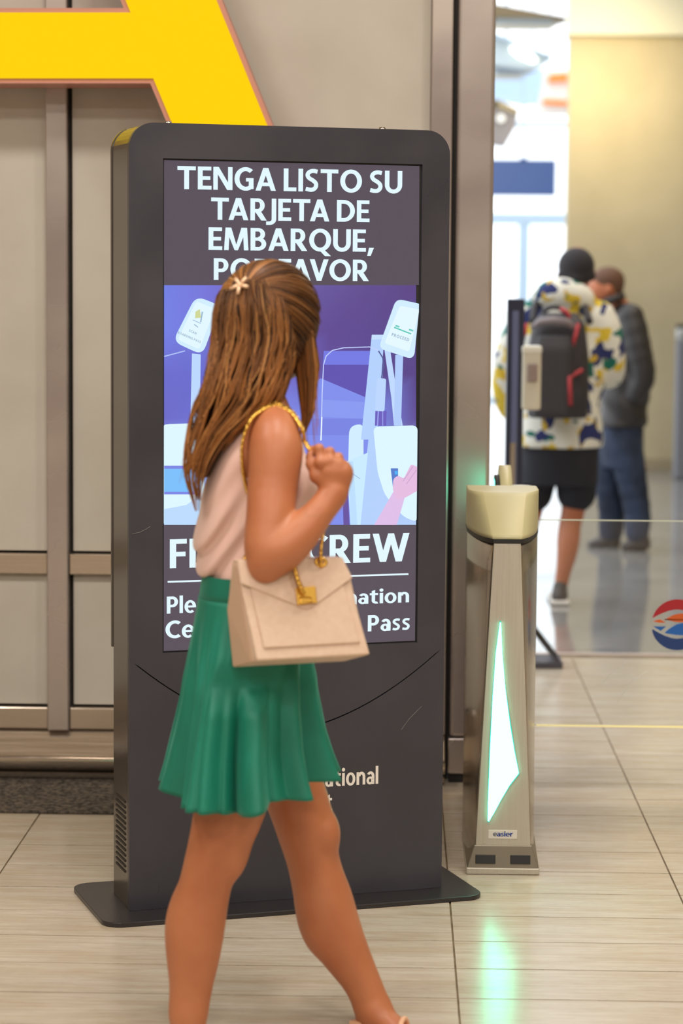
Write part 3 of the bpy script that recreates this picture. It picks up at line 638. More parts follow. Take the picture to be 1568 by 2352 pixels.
def pline(pts, w_, col):
    for (a, b) in zip(pts[:-1], pts[1:]):
        a, b = np.array(a, float), np.array(b, float); d = b - a; n_ = np.array([-d[1], d[0]]) / np.linalg.norm(d) * w_ / 2
        poly([a + n_, b + n_, b - n_, a - n_], col)
W1, W2, W3 = (208, 236, 255), (178, 208, 253), (220, 245, 255)
poly([(720, 880), (738, 869), (838, 908), (850, 1010), (840, 1206), (700, 1206), (700, 900)], (126, 142, 236))
poly([(745, 806), (858, 806), (853, 838), (743, 838)], (112, 120, 226)); poly([(742, 838), (853, 838), (846, 915), (740, 870)], (92, 80, 176))
poly([(740, 918), (838, 924), (836, 962), (738, 958)], (134, 152, 240)); poly([(700, 962), (836, 962), (836, 1000), (700, 1000)], (118, 130, 226))
rpoly([(451, 680), (508, 702), (466, 816), (398, 784)], 22, W1); rpoly([(452, 692), (495, 709), (459, 803), (409, 780)], 8, (224, 246, 255))
poly([(450, 716), (460, 710), (463, 730), (449, 731)], (206, 214, 150)); pline([(444, 735), (462, 743)], 2, (170, 196, 220)); pline([(466, 716), (462, 740)], 3, (150, 180, 206)); pline([(447, 745), (456, 752)], 2, (150, 180, 206))
poly([(442, 812), (462, 814), (460, 976), (438, 976)], (186, 214, 253)); pline([(378, 819), (426, 806)], 2.5, (176, 196, 250))
rpoly([(360, 975), (470, 972), (470, 1206), (360, 1206)], 30, W3); poly([(378, 1070), (462, 1070), (462, 1136), (378, 1136)], (120, 130, 226)); poly([(378, 1077), (462, 1077), (462, 1130), (378, 1130)], (120, 190, 250)); poly([(378, 1170), (430, 1160), (460, 1136), (460, 1206), (378, 1206)], (186, 218, 253))
poly([(788, 1130), (800, 1130), (804, 1206), (790, 1206)], (100, 80, 160))
poly([(850, 985), (915, 985), (915, 1206), (826, 1206)], W2)
rpoly([(803, 980), (836, 972), (836, 1100), (800, 1100)], 18, W1); poly([(797, 1060), (846, 1040), (829, 1206), (806, 1206)], (200, 234, 254)); poly([(800, 1060), (812, 1060), (822, 1206), (807, 1206)], (186, 222, 253)); pline([(806, 1085), (828, 1100)], 1.5, (150, 180, 220))
poly([(855, 769), (884, 769), (866, 1010), (830, 1010)], W2); poly([(855, 769), (884, 769), (883, 779), (854, 780)], (196, 222, 255))
poly([(884, 803), (897, 803), (909, 880), (926, 978), (906, 978), (900, 915)], (190, 216, 255)); poly([(909, 815), (927, 815), (922, 978), (906, 978)], (176, 204, 251))
poly([(863, 944), (889, 944), (888, 978), (862, 978)], (104, 92, 190)); pline([(870, 944), (868, 978)], 3, (150, 160, 236)); pline([(880, 944), (880, 978)], 2, (150, 160, 236))
rpoly([(867, 868), (888, 870), (884, 945), (862, 944)], 5, (186, 213, 253))
pline([(738, 1012), (741, 900), (744, 838), (750, 818), (764, 805), (790, 799), (850, 797), (868, 804), (879, 820), (882, 840), (878, 868)], 2.2, (196, 208, 255)); pline([(738, 1012), (740, 958)], 3, (236, 248, 255)); pline([(870, 806), (880, 822), (882, 842), (877, 868)], 3, (80, 90, 150))
rpoly([(858, 980), (960, 977), (960, 1200), (928, 1188), (884, 1136), (868, 1085)], 14, W3)
rpoly([(911, 686), (975, 700), (950, 826), (870, 800)], 16, W1); rpoly([(919, 702), (970, 712), (940, 808), (884, 788)], 6, (226, 247, 255))
pline([(906, 752), (945, 767)], 3, (90, 200, 184)); pline([(909, 748), (918, 751)], 4, (110, 205, 195)); pline([(940, 757), (950, 760)], 4, (110, 205, 195))
poly([(898, 1076), (915, 1076), (915, 1100), (904, 1126)], (84, 124, 204)); poly([(907, 1082), (914, 1082), (914, 1090), (908, 1090)], (70, 180, 250))
poly([(860, 1206), (904, 1130), (934, 1130), (912, 1206)], (222, 190, 232)); rpoly([(903, 1125), (904, 1100), (915, 1092), (928, 1100), (945, 1066), (962, 1074), (962, 1126), (934, 1142), (912, 1150)], 6, (228, 188, 226))
pline([(926, 1106), (949, 1072)], 2, (205, 165, 210)); pline([(934, 1112), (957, 1080)], 2, (205, 165, 210))
M['stext'] = mat('screen_text', (20, 20, 20), .3, emit=(226, 248, 255), es=1.0)
M['stext2'] = mat('screen_text_faint', (20, 20, 20), .3, emit=(150, 176, 200), es=1.0)
def line(s, x0, x1, y0, y1, m='stext', bold=.03, par=None, yy=None, align='LEFT', keepw=True, name='lettering'):
    """a line of writing between photo points: x0..x1 wide, cap top y0 to base y1 (measured at its left end)"""
    xm = x0 if align == 'LEFT' else x1
    (a, zt_), (_, zb_) = K(xm, y0), K(xm, y1); b = K(x1 if align == 'LEFT' else x0, (y0 + y1) / 2)[0]
    me = text_mesh(s, abs(b - a) if keepw else None, zt_ - zb_, bold, align)
    return obj(name, shift(me, a, (yS if yy is None else yy) - .0012, zb_), M[m], par)
line('TENGA LISTO SU', 408.5, 925, 381, 434, par=hdr); line('TARJETA DE', 486, 849.5, 453.5, 504.5, par=hdr)
line('EMBARQUE,', 480, 859, 522, 574, par=hdr); line('POR FAVOR', 492, 848, 593, 643, par=hdr)
line('FLIGHT CREW', 391, 941, 1239, 1306, par=ftr)
line('Please see', 384, 618, 1371, 1410, par=ftr); line('Information', 662, 940.5, 1361, 1394, par=ftr, align='LEFT')
line('Center for Crew', 381, 800, 1427, 1467, par=ftr); line('Pass', 846, 943, 1414, 1451, par=ftr)
(a, b), (c, d) = K(386, 1337), K(939, 1322)
obj('rule_line', box(a, c, yS - .0016, yS - .001, b - .0022, b + .0022), M['stext'], ftr)
for s, cx_, cy_, hh, tl in (('SCAN', 442, 765, .0058, -.4), ('BOARDING PASS', 434, 777, .0058, -.4), ('PROCEED', 919, 778, .008, -.3)):
    me = text_mesh(s, None, hh, 0, 'CENTER', .2); me.transform(Matrix.Rotation(-tl, 4, 'Y')); a, b = K(cx_, cy_); obj('lettering', shift(me, a, yS - .004, b), M['stext2'], pic)
line('International', 632, 868, 1774, 1814, m='print', par=ks, yy=-hd); line('Airport', 634, 762, 1830, 1869, m='print', par=ks, yy=-hd)
# scratches on the black paint
for pts in ([(303, 1226), (320, 1223), (334, 1216), (345, 1209)], [(921, 1676), (940, 1650), (968, 1622)]):
    P_ = [K(*q) for q in pts]; obj('scratch', tube([(a, -hd - .0006, b) for a, b in P_], .0004, 5), mat('scratch_grey', (138, 132, 128) if pts[0][0] < 925 else (92, 88, 88), .5), ks)

# ================================================================== BOARDING GATE
gx, gy = (onfloor(1070, 2006)[0] + onfloor(1237, 2006)[0]) / 2, onfloor(1150, 2006)[1]
gt = empty('boarding_gate', (gx, gy, 0), 0, 'steel boarding gate with a glowing white green arrow and clear swing panel', 'gate')
GW = .098
def gsec(z, wf, wb=GW, dep=.30, front=0., back=.42, n=14):
    """horizontal section: a flat front facet of half width wf, elliptical shoulders, straight sides"""
    r = []
    for i in range(n + 1):
        t = i / n; r.append((wf + (wb - wf) * t, front + dep * (.26 * t + .50 * t * t + .24 * t ** 6), z))
    right = r + [(wb, back, z)]
    return right + [(-a, b, c) for a, b, c in right[::-1]]
ztop = zy(1250, gy, 1160) + .002; zb0 = .075
wfz = lambda z: .0745 + (.036 - .0745) * (z - zb0) / (ztop - zb0)
obj('body', loft([gsec(z, wfz(z), front=.002) for z in np.linspace(.02, ztop, 12)]), M['steel2'], gt, True)
me = obj('front_panel', prism([(-wfz(zb0), -.002, zb0), (wfz(zb0), -.002, zb0), (wfz(ztop), -.002, ztop), (-wfz(ztop), -.002, ztop)], [(-wfz(zb0) + .001, .02, zb0), (wfz(zb0) - .001, .02, zb0), (wfz(ztop) - .001, .02, ztop), (-wfz(ztop) + .001, .02, ztop)], .0015), M['brush'], gt)
obj('collar', loft([gsec(z, .037, GW + .001, front=-.003, back=.422) for z in (ztop, ztop + .012)]), M['rubber'], gt)
zc = ztop + .012; zc1 = zy(1135, gy + .15, 1160)
rings = []
for t in list(np.linspace(0, 1, 12)):
    rings.append(gsec(zc + (zc1 - zc) * t, .037 + .02 * t, GW + .001, .302 * (1 - t) + .10 * t, front=-.003 + .20 * t, back=.422))
rings.append(gsec(zc1 + .001, .05, GW - .003, .09, front=.205, back=.42))
obj('cap', loft(rings), M['cap'], gt, True)
def G(x, y):                                             # photo point -> gate front (local x, z)
    P_ = at(x, y, gy - .002); return P_[0] - gx, P_[2]
ar = [(1147.5, 1429), (1150, 1429), (1153, 1500), (1160, 1580), (1171, 1665), (1181, 1725), (1191, 1775), (1170, 1802), (1150, 1836), (1134, 1866), (1122, 1886), (1119.5, 1884), (1120, 1850), (1125, 1720), (1131, 1600), (1138, 1500)]
g2 = [G(*q) for q in ar]; cen = np.mean(g2, 0)
def arrow(s_, y0, y1): q = [tuple(np.array(a) + (np.array(a) - cen) / max(np.linalg.norm(np.array(a) - cen), 1e-6) * s_) for a in g2]; return prism([(a, y0, b) for a, b in q], [(a, y1, b) for a, b in q])
ao = obj('arrow_lens', arrow(.0035, -.0050, -.001), M['arrowe'], gt); obj('arrow_light', arrow(0, -.0085, -.0048), M['arrow'], ao)
(a, zt_), (b, zb_) = G(1121, 1906), G(1187, 1927)
lb = obj('label_plate', box(a, b, -.0032, -.001, zb_, zt_, .0008), mat('label_white', (222, 216, 206), .4), gt)
M['lblue'] = mat('label_blue', (24, 64, 150), .4); M['lgrey'] = mat('label_grey', (70, 82, 104), .4)
xa_, xm_, xb_ = G(1132, 1916)[0], G(1141, 1916)[0], G(1178, 1916)[0]; hz = (zt_ - zb_)
obj('lettering', shift(text_mesh('e', xm_ - xa_ - .0006, hz * .55), xa_, -.0036, zb_ + hz * .3), M['lgrey'], lb)
obj('lettering', shift(text_mesh('asier', xb_ - xm_, hz * .55, track=.03), xm_ - .0006, -.0038, zb_ + hz * .29), M['lblue'], lb)
kk = [(-GW + .003, .012), (GW - .003, .012)]
obj('kick_base', prism([(-GW, -.016, .016), (GW, -.016, .016), (wfz(.09) + .004, -.004, .078), (-wfz(.09) - .004, -.004, .078)], [(-GW, .42, .016), (GW, .42, .016), (GW, .42, .078), (-GW, .42, .078)], .002), mat('kick_steel', (142, 134, 120), .4, .7), gt)
for s_ in (-1, 1): obj('sensor_window', prism([(s_ * .047 - .027, -.0165, .030), (s_ * .047 + .027, -.0165, .030), (s_ * .047 + .027, -.0115, .053), (s_ * .047 - .027, -.0115, .053)], [(s_ * .047 - .027, -.005, .030), (s_ * .047 + .027, -.005, .030), (s_ * .047 + .027, -.003, .053), (s_ * .047 - .027, -.003, .053)], .001), M['rubber'], gt)
obj('base_strip', box(-GW - .001, GW + .001, -.018, .42, .001, .019, .003), M['brush'], gt)
# rear of the gate: low cabinet, reader fin with its green lamp, hinge post, swing glass
obj('cabinet', box(-.05, .085, .415, 1.06, .012, .86, .02, 3), M['steel2'], gt)
RY = 7.36 - gy; fxc = xx(1155, 1100, 7.36) - gx; ztf = zy(1068, 7.36, 1155)
def disc(r, x0, x1, zc_, n=40):
    return cyl((x0, RY, zc_), (x1, RY, zc_), r, n=n)
obj('reader_fin', disc(.20, fxc - .012, fxc + .022, ztf - .20), M['cap'], gt, True)
obj('reader_face', disc(.175, fxc - .026, fxc - .012, ztf - .205), M['rubber'], gt, True)
obj('green_lamp', box(fxc - .034, fxc - .027, RY - .02, RY + .10, ztf - .15, ztf - .045, .003), M['arrow'], gt)
hx = xx(1194, 1140, 7.40) - gx; HY = 7.40 - gy; zh = zy(1120, 7.40, 1194)
obj('hinge_post', cyl((hx, HY, .02), (hx, HY, zh), .033, n=32), M['steel2'], gt, True)
obj('hinge_cap', cyl((hx, HY, zh), (hx, HY, zh + .006), .034, n=32), M['white'], gt, True)
gz1, gz0 = zy(1196, 7.40, 1400), zy(1667, 7.40, 1400); gx1 = hx + .62
gp_ = obj('swing_glass', box(hx + .02, gx1, HY - .005, HY + .005, gz0, gz1), M['glass'], gt)
obj('glass_edge', box(hx + .06, gx1, HY - .0052, HY + .0052, gz1 - .0006, gz1 + .0022), mat('edge_pale', (200, 206, 186), .3), gp_)
obj('glass_edge', box(hx + .06, gx1, HY - .0056, HY + .0056, gz0 - .0030, gz0 + .0016), mat('edge_yellow', (240, 226, 160), .3, emit=(250, 236, 170), es=.35), gp_)  # faint glow put into the lower glass edge, no lamp there
def Gg(x, y): P_ = at(x, y, 7.40 - .0055); return P_[0] - gx, P_[2]
ex, ez = Gg(1554.5, 1435); er = (Gg(1554.5, 1376)[1] - Gg(1554.5, 1493)[1]) / 2
def emb(name, pts, col):                                   # pts in emblem units (radius 1)
    obj(name, prism([(ex + er * u, HY - .0066, ez + er * v) for u, v in pts], [(ex + er * u, HY - .0056, ez + er * v) for u, v in pts]), mat('emblem_' + name, col, .45), gp_)
cr = lambda a, b, n=22: [(math.cos(t), math.sin(t)) for t in np.linspace(math.radians(a), math.radians(b), n)]
arcy = lambda f, a, b, n=16: [(u, f(u)) for u in np.linspace(a, b, n)]
emb('red_band', cr(14, 166) + arcy(lambda u: .60 - .38 * abs(u) ** 1.7, -.95, .95)[0:], (166, 30, 42))
emb('navy_band', cr(346, 194, 24) + arcy(lambda u: -.55 + .40 * abs(u) ** 1.6, -.95, .95), (28, 58, 116))
emb('orange_wave', arcy(lambda u: .18 + .27 * (1 - ((u - .2) / .7) ** 2), -.5, .88) + arcy(lambda u: .22 - .12 * (1 - ((u - .2) / .7) ** 2), .88, -.5), (204, 92, 38))
emb('orange_chip', [(-.95, .13), (-.68, .21), (-.55, .15), (-.45, .08), (-.7, .07)], (204, 92, 38))
emb('blue_chip', [(-.93, -.07), (-.42, -.07), (-.64, -.25)], (26, 92, 168))
emb('blue_wave', arcy(lambda u: -.33 + .42 * (1 - ((u - .35) / .85) ** 2), -.46, .92) + arcy(lambda u: -.33 - .08 * (1 - ((u - .25) / .72) ** 2), .92, -.46), (30, 96, 176))
for pts in ([(1367, 1584), (1400, 1550), (1438, 1520)], [(1417, 1612), (1450, 1565), (1488, 1540)]):
    P_ = [Gg(*q) for q in pts]; obj('scratch', tube([(a, HY - .0058, b) for a, b in P_], .0007, 5), mat('glass_scratch', (222, 222, 214), .5), gp_)

# ================================================================== SANITIZER STAND
SY = 10.0; sx = xx(1181, 900, SY)
st = empty('sanitizer_stand', (sx, SY, 0), 0, 'dark blue post stand with a cream hand sanitizer dispenser beside the backpacker', 'stand')
zt_ = zy(686, SY, 1181)
M['navy'] = mat('navy_post', (40, 44, 66), .35); M['post2'] = mat('post_side', (112, 120, 158), .3, .4)
obj('post', box(-.036, .036, -.03, .03, .03, zt_, .006), M['navy'], st)
obj('post_inlay', box(-.014, .012, -.034, -.028, .05, zt_ - .05, .002), M['post2'], st)
obj('glint_strip', box(-.016, .006, -.037, -.033, zy(1115, SY), zy(1012, SY), .001), M['steel2'], st)  # added metal strip standing in for a bright reflection on the post
bx1 = xx(1288, 1525, SY) - sx
obj('base_frame', loft([[(-.05, -.10, z), (bx1, -.10, z), (bx1, .12, z), (-.05, .12, z)] for z in (.002, .026)]), M['navy'], st)
for yq in (-.08, .10): obj('brace', prism([(bx1 - .03, yq - .012, .026), (bx1 - .005, yq - .012, .026), (.03, yq - .012, .22), (.03, yq - .012, .25)][::1], [(bx1 - .03, yq + .012, .026), (bx1 - .005, yq + .012, .026), (.03, yq + .012, .22), (.03, yq + .012, .25)]), M['navy'], st)
dx0, dx1 = xx(1197, 860, SY) - sx, xx(1240, 860, SY) - sx
ds = obj('dispenser', box(dx0, dx1, -.075, .04, zy(936, SY), zy(794, SY), .012, 3), mat('dispenser_cream', (214, 206, 186), .4), st)
obj('dispenser_lid', box(dx0 - .002, dx1 + .002, -.078, .042, zy(806, SY), zy(790, SY), .006, 2), mat('dispenser_lid', (232, 228, 214), .35), ds)
obj('nozzle', box(dx0 + .02, dx1 - .015, -.088, -.074, zy(872, SY), zy(830, SY), .006, 2), mat('nozzle_grey', (150, 132, 124), .4), ds)
# ================================================================== WOMAN
A = at
wr_ = empty('person', (at(600, 1700, 4.98)[0], 4.98, 0), 0, 'woman in a pale pink sleeveless top and green flared skirt walking past the kiosk', 'person')
def build_body(field):
    f = field; sq = lambda *r: np.array(r)
    # torso
    def row(y, xl, xr, cy, hb, sh=0):
        z = A(0, y, 4.99)[2]; a, b = A(xl, y, 4.99)[0], A(xr, y, 4.99)[0]; return (z, (a + b) / 2, cy, (b - a) / 2, hb)
    f.stack([row(948, 562, 648, 5.0, .085), row(985, 545, 680, 5.0, .150), row(1040, 508, 692, 5.0, .150), row(1100, 488, 716, 5.0, .140), row(1160, 478, 706, 5.0, .132), row(1230, 482, 690, 5.0, .122),
             row(1300, 480, 692, 5.0, .124), row(1380, 468, 700, 5.0, .145), row(1470, 462, 690, 5.0, .155), row(1560, 470, 672, 5.0, .145), row(1630, 500, 650, 5.0, .120)], .03, 2.3)
    f.chain([A(618, 990, 4.99), A(606, 935, 4.99), A(612, 865, 4.995)], [.055, .043, .043], .03)
    f.bone(A(612, 950, 4.99), A(630, 985, 4.87), .034, .046, .03); f.bone(A(612, 950, 4.99), A(615, 985, 5.12), .034, .046, .03)
    # near arm
    f.chain([A(634, 1002, 4.845), A(634, 1050, 4.825), A(626, 1120, 4.81), A(620, 1190, 4.782), A(613, 1250, 4.765), A(616, 1283, 4.758)], [.050, .0505, .0485, .046, .043, .040], .02, 12)
    f.ell(A(606, 1310, 4.758), (.024, .028, .022), .03)
    f.chain([A(622, 1278, 4.758), A(655, 1258, 4.757), A(694, 1222, 4.765), A(732, 1178, 4.783), A(760, 1142, 4.80), A(768, 1125, 4.803)], [.040, .0405, .0355, .029, .0262, .026], .018, 12)
    hand(f)
    # far arm, swinging beside the far hip
    f.chain([A(622, 1002, 5.15), A(610, 1110, 5.18), A(590, 1250, 5.19), A(588, 1285, 5.19)], [.047, .043, .037, .036], .02, 8)
    f.chain([A(588, 1285, 5.19), A(610, 1350, 5.18), A(632, 1440, 5.165), A(640, 1480, 5.16)], [.037, .034, .027, .024], .02, 8)
    f.bone(A(640, 1485, 5.16), A(648, 1530, 5.155), .030, .032, .015, (0, 1, 0), .55)
    for i in range(4): f.chain([A(634 + 9 * i, 1535, 5.155), A(640 + 9 * i, 1572 - abs(i - 1.5) * 3, 5.155), A(632 + 8 * i, 1602 - abs(i - 1.3) * 6, 5.15)], [.0088, .0084, .0072], .004)
    f.chain([A(655, 1490, 5.14), A(668, 1520, 5.125), A(668, 1548, 5.12)], [.011, .0095, .008], .006)
    # near leg (trailing) and far leg (leading)
    f.chain([A(560, 1600, 4.94), A(548, 1700, 4.905), A(536, 1820, 4.88), A(515, 1900, 4.875), A(494, 1958, 4.87), A(477, 2010, 4.87), A(460, 2080, 4.87), A(448, 2140, 4.87), A(443, 2200, 4.865), A(439, 2260, 4.86), A(434, 2310, 4.855), A(430, 2352, 4.85)],
            [.080, .078, .0735, .0645, .0545, .0505, .0535, .0565, .0510, .0415, .0375, .036], .02, 30)
    f.ell(A(528, 1965, 4.862), (.030, .034, .042), .03); f.ell(A(436, 2120, 4.885), (.040, .040, .075), .03)
    f.chain([A(416, 2395, 4.85), A(424, 2432, 4.85)], [.030, .027], .02); f.chain([A(440, 2385, 4.85), A(500, 2440, 4.845), A(560, 2462, 4.84), A(610, 2466, 4.835)], [.036, .029, .022, .017], .02, None, (0, 1, 0), 1.2)
    f.chain([A(616, 1610, 5.07), A(642, 1730, 5.08), A(680, 1830, 5.08), A(703, 1905, 5.08), A(714, 1955, 5.08), A(727, 2010, 5.08), A(741, 2060, 5.08), A(753, 2105, 5.08), A(771, 2150, 5.08), A(799, 2200, 5.08), A(829, 2252, 5.08), A(850, 2300, 5.08), A(858, 2330, 5.08)],
            [.080, .071, .0650, .0605, .0535, .0535, .0580, .0590, .0555, .0470, .0385, .036, .037], .02, 30)
    f.ell(A(752, 1916, 5.065), (.026, .036, .042), .018); f.ell(A(742, 2100, 5.09), (.045, .042, .08), .03)
    f.chain([A(838, 2368, 5.08), A(850, 2384, 5.08)], [.030, .026], .02); f.chain([A(866, 2328, 5.07), A(905, 2368, 5.04), A(950, 2404, 4.985), A(985, 2428, 4.95)], [.036, .031, .022, .016], .02, None, (0, 1, 0), 1.2)
    # head, turned away to the kiosk
    hc = A(622, 742, 5.0); hd_ = np.array([math.cos(math.radians(58)), math.sin(math.radians(58)), 0]); sd = np.array([hd_[1], -hd_[0], 0]); R = [hd_, sd, [0, 0, 1]]; H = lambda a, b, c: hc + hd_ * a + sd * b + np.array([0, 0, c])
    f.ell(H(-.006, 0, .018), (.092, .074, .094), .02, R); f.ell(H(.035, 0, -.055), (.055, .056, .062), .035, R); f.ell(H(.060, 0, -.095), (.024, .026, .020), .02, R)
    f.bone(H(.088, 0, .005), H(.106, 0, -.032), .008, .012, .012); f.ell(H(.086, 0, .022), (.012, .048, .010), .012, R)
    for s_ in (-1, 1):
        f.ell(H(.084, s_ * .032, .002), (.014, .017, .011), .004, R, True); f.ell(H(.073, s_ * .031, .001), (.0125, .0125, .0125), .003, R); f.ell(H(-.004, s_ * .076, -.008), (.018, .009, .031), .006, R)
    f.ell(H(.088, 0, -.060), (.010, .024, .0055), .004, R); f.ell(H(.087, 0, -.070), (.010, .020, .006), .004, R)
def hand(f):
    f.chain([A(768, 1125, 4.803), A(772, 1102, 4.802), A(771, 1082, 4.80)], [.026, .030, .031], .014, None, (.35, -.93, .1), .60)
    f.bone(A(752, 1085, 4.806), A(788, 1086, 4.806), .020, .019, .014)
    K_ = [((737, 1062), (733, 1030), (717, 1034), (709, 1052)), ((757, 1060), (757, 1038), (742, 1040), (728, 1058)), ((775, 1066), (777, 1050), (762, 1050), (744, 1066)), ((790, 1080), (792, 1070), (778, 1066), (760, 1076))]
    for i, (a, b, c, d) in enumerate(K_):
        y0 = 4.797 + .003 * i; s_ = (1, 1.04, 1, .88)[i]
        f.chain([A(*((np.array(a) * .55 + np.array((768, 1105)) * .45)), y0 + .006), A(*a, y0), A(*b, y0 + .006), A(*c, y0 + .034), A(*d, y0 + .044)], [.0112 * s_, .0115 * s_, .0100 * s_, .0092 * s_, .0080 * s_], .0045)
        f.ell(A(*a, y0 - .003), (.0125 * s_,) * 3, .006)
    f.chain([A(752, 1112, 4.80), A(727, 1094, 4.802), A(714, 1066, 4.808), A(712, 1044, 4.812)], [.018, .0145, .0108, .0088], .010)
hlo = A(690, 1190, 4.74); hhi = A(830, 1000, 4.90)
lo = np.array([A(350, 1700, 4.8)[0] - .03, 4.70, -.01]); hi = np.array([A(1070, 1700, 5.1)[0] + .02, 5.30, 1.70])
bf = Field(lo, hi, .0048); build_body(bf)
hb0 = np.array([A(700, 1180, 4.8)[0], 4.74, A(700, 1180, 4.8)[2]]); hb1 = np.array([A(830, 1000, 4.8)[0], 4.90, A(830, 1000, 4.8)[2]])
inh = lambda P, m: ((P > hb0 + m) & (P < hb1 - m)).all(1)
me1 = bf.mesh('body', lambda P: ~inh(P, .006))
hf = Field(hb0 - .004, hb1 + .004, .0021); build_body(hf)
me2 = hf.mesh('hand', lambda P: inh(P, -.0005))
bm = bmesh.new(); bm.from_mesh(me1); bm.from_mesh(me2); bpy.data.meshes.remove(me2); bpy.data.meshes.remove(me1)
obj('body', bm, M['skin'], wr_, True, True); del bf, hf

# ---- top
def row(y, xl, xr, hb):
    z = A(0, y, 4.99)[2]; a, b = A(xl, y, 4.99)[0], A(xr, y, 4.99)[0]; return (z, (a + b) / 2, 5.0, (b - a) / 2, hb)
def folds(x, y, z):
    c_ = .88 * x - .42 * z + .25 * y; w_ = np.clip((1.22 - z) * 6, 0, 1)
    return -.0050 * np.sin(150 * c_ + 3.0 * np.sin(7 * z + 2)) * w_ - .0035 * np.sin(86 * c_ + 14 * z) * np.clip((1.33 - z) * 8, .1, 1)
tf = Field((A(430, 1200, 5)[0], 4.78, .96), (A(770, 1200, 5)[0], 5.22, 1.40), .004)
tf.stack([row(908, 556, 655, .050), row(925, 556, 656, .056), row(942, 560, 656, .085), row(957, 556, 664, .120), row(985, 532, 688, .136), row(1040, 498, 700, .146), row(1100, 476, 723, .147), row(1160, 460, 722, .147), row(1220, 453, 713, .145),
          row(1270, 450, 708, .145), row(1302, 453, 706, .146), row(1318, 462, 702, .142), row(1322, 466, 698, .139)], 0, 2.3, folds)
tf.ell(A(692, 1112, 4.95), (.040, .055, .050), .03); tf.ell(A(692, 1112, 5.06), (.040, .055, .050), .03)
tf.ell(A(632, 1015, 4.80), (.047, .055, .075), .006, None, True)       # armhole
obj('blouse', tf.mesh('blouse'), M['pink'], wr_, True, True); del tf

# ---- skirt: waistband and flared, folded cloth
Lx = [(1318, 466), (1372, 458), (1440, 446), (1500, 438), (1600, 428), (1700, 412), (1760, 402), (1815, 390)]; Rx = [(1318, 700), (1372, 702), (1440, 704), (1500, 702), (1600, 700), (1700, 708), (1760, 720), (1815, 736)]
nt, ns = 240, 44; V = []; Fc = []
for j in range(ns):
    t = j / (ns - 1)
    for i in range(nt):
        th = 2 * math.pi * i / nt; c_, s_ = math.cos(th), math.sin(th)
        yb = 1366 + (1806 - 1366) * t                                   # along the fall of the cloth
        hem = 8 * math.sin(3 * th + 1.2) - 26 * max(c_, 0) ** 3 + 6 * math.sin(7 * th)
        y = yb + hem * t ** 2
        xl = np.interp(yb, *zip(*Lx)); xr = np.interp(yb, *zip(*Rx)); cx_ = (xl + xr) / 2; rx_ = (xr - xl) / 2 / 1112
        ry_ = .150 + .042 * min(t * 2.2, 1) + .070 * t ** 1.5
        w1 = math.cos(10 * th + 1.3 * math.sin(2 * th + .4) + .9 + .5 * t); w2 = math.cos(13 * th + 2.0 * math.sin(th) + 1.2)
        am = min(1, t * 2.2) * (.008 + .036 * t ** 1.2)
        k = am * (1.5 * (.5 + .5 * w1) ** 2.4 + .40 * math.copysign(abs(w2) ** .7, w2) + .22 * math.cos(23 * th + 2.5 * math.sin(3 * th)) - .58)
        P_ = A(cx_, y, 4.995); n = 2.2; q = (abs(c_) ** n + abs(s_) ** n) ** (-1 / n)
        X_, Y_ = P_[0] + (rx_ * q + k) * c_, 4.995 + (ry_ * q + k) * s_
        if s_ < 0 and y < 1600:                                           # the bag presses the cloth in
            lim = 4.818 + .070 * np.clip((X_ - A(533, 1500, 4.8)[0]) / .225, -.4, 1.1); w_ = np.clip((1600 - y) / 60, 0, 1)
            if Y_ < lim: Y_ = Y_ * (1 - w_) + lim * w_
        V.append((X_, Y_, P_[2]))
for j in range(ns - 1):
    for i in range(nt): k = (i + 1) % nt; Fc.append((j * nt + i, j * nt + k, (j + 1) * nt + k, (j + 1) * nt + i))
sk = obj('skirt', pydata('skirt', V, Fc), M['green'], wr_, True, True)
md = sk.modifiers.new('cloth_thickness', 'SOLIDIFY'); md.thickness = .003; md.offset = -1
rings = []
for y, g in ((1312, .996), (1330, 1.0), (1350, 1.0), (1371, 1.0), (1372, .97)):
    xl = np.interp(y, *zip(*Lx)); xr = np.interp(y, *zip(*Rx)); P_ = A((xl + xr) / 2, y, 4.995); rx_ = (xr - xl) / 2 / 1112 * g + .002; rings.append([])
    for i in range(96):
        th = 2 * math.pi * i / 96; c_, s_ = math.cos(th), math.sin(th); q = (abs(c_) ** 2.2 + abs(s_) ** 2.2) ** (-1 / 2.2); rings[-1].append((P_[0] + rx_ * q * c_, 4.995 + .153 * g * q * s_, P_[2]))
obj('waistband', loft(rings, cap=False), M['green'], wr_, True, True)

# ---- sandals
M['strap'] = mat('nude_strap', (226, 176, 140), .4)
for pts in ([A(398, 2448, 4.85), A(440, 2462, 4.85), A(520, 2478, 4.845), A(600, 2484, 4.84), A(636, 2484, 4.835)], [A(820, 2396, 5.085), A(850, 2400, 5.075), A(905, 2420, 5.035), A(955, 2440, 4.985), A(1002, 2452, 4.94)]):
    P_ = np.array(pts); d_ = P_[-1] - P_[0]; d_[2] = 0; d_ /= np.linalg.norm(d_); n_ = np.array([-d_[1], d_[0], 0]); hl = []
    for k, p_ in enumerate(P_):
        wq = (.026, .030, .028, .036, .018)[k]; hl.append([(p_ + n_ * s_ * wq)[:2].tolist() + [z_] for s_, z_ in ((-1, .001), (1, .001), (1, .012), (-1, .012))])
    obj('sandal_sole', loft(hl), M['strap'], wr_, False, True)
for c_, Y, r in ((A(925, 2372, 5.02), 5.02, .036), (A(545, 2446, 4.845), 4.845, .036)):
    pts = [c_ + np.array([.010 * math.cos(a), r * math.cos(a), r * .95 * math.sin(a) - .005]) for a in np.linspace(-.2, math.pi + .2, 16)]
    obj('sandal_strap', tube(pts, .006, 8), M['strap'], wr_, True, True)

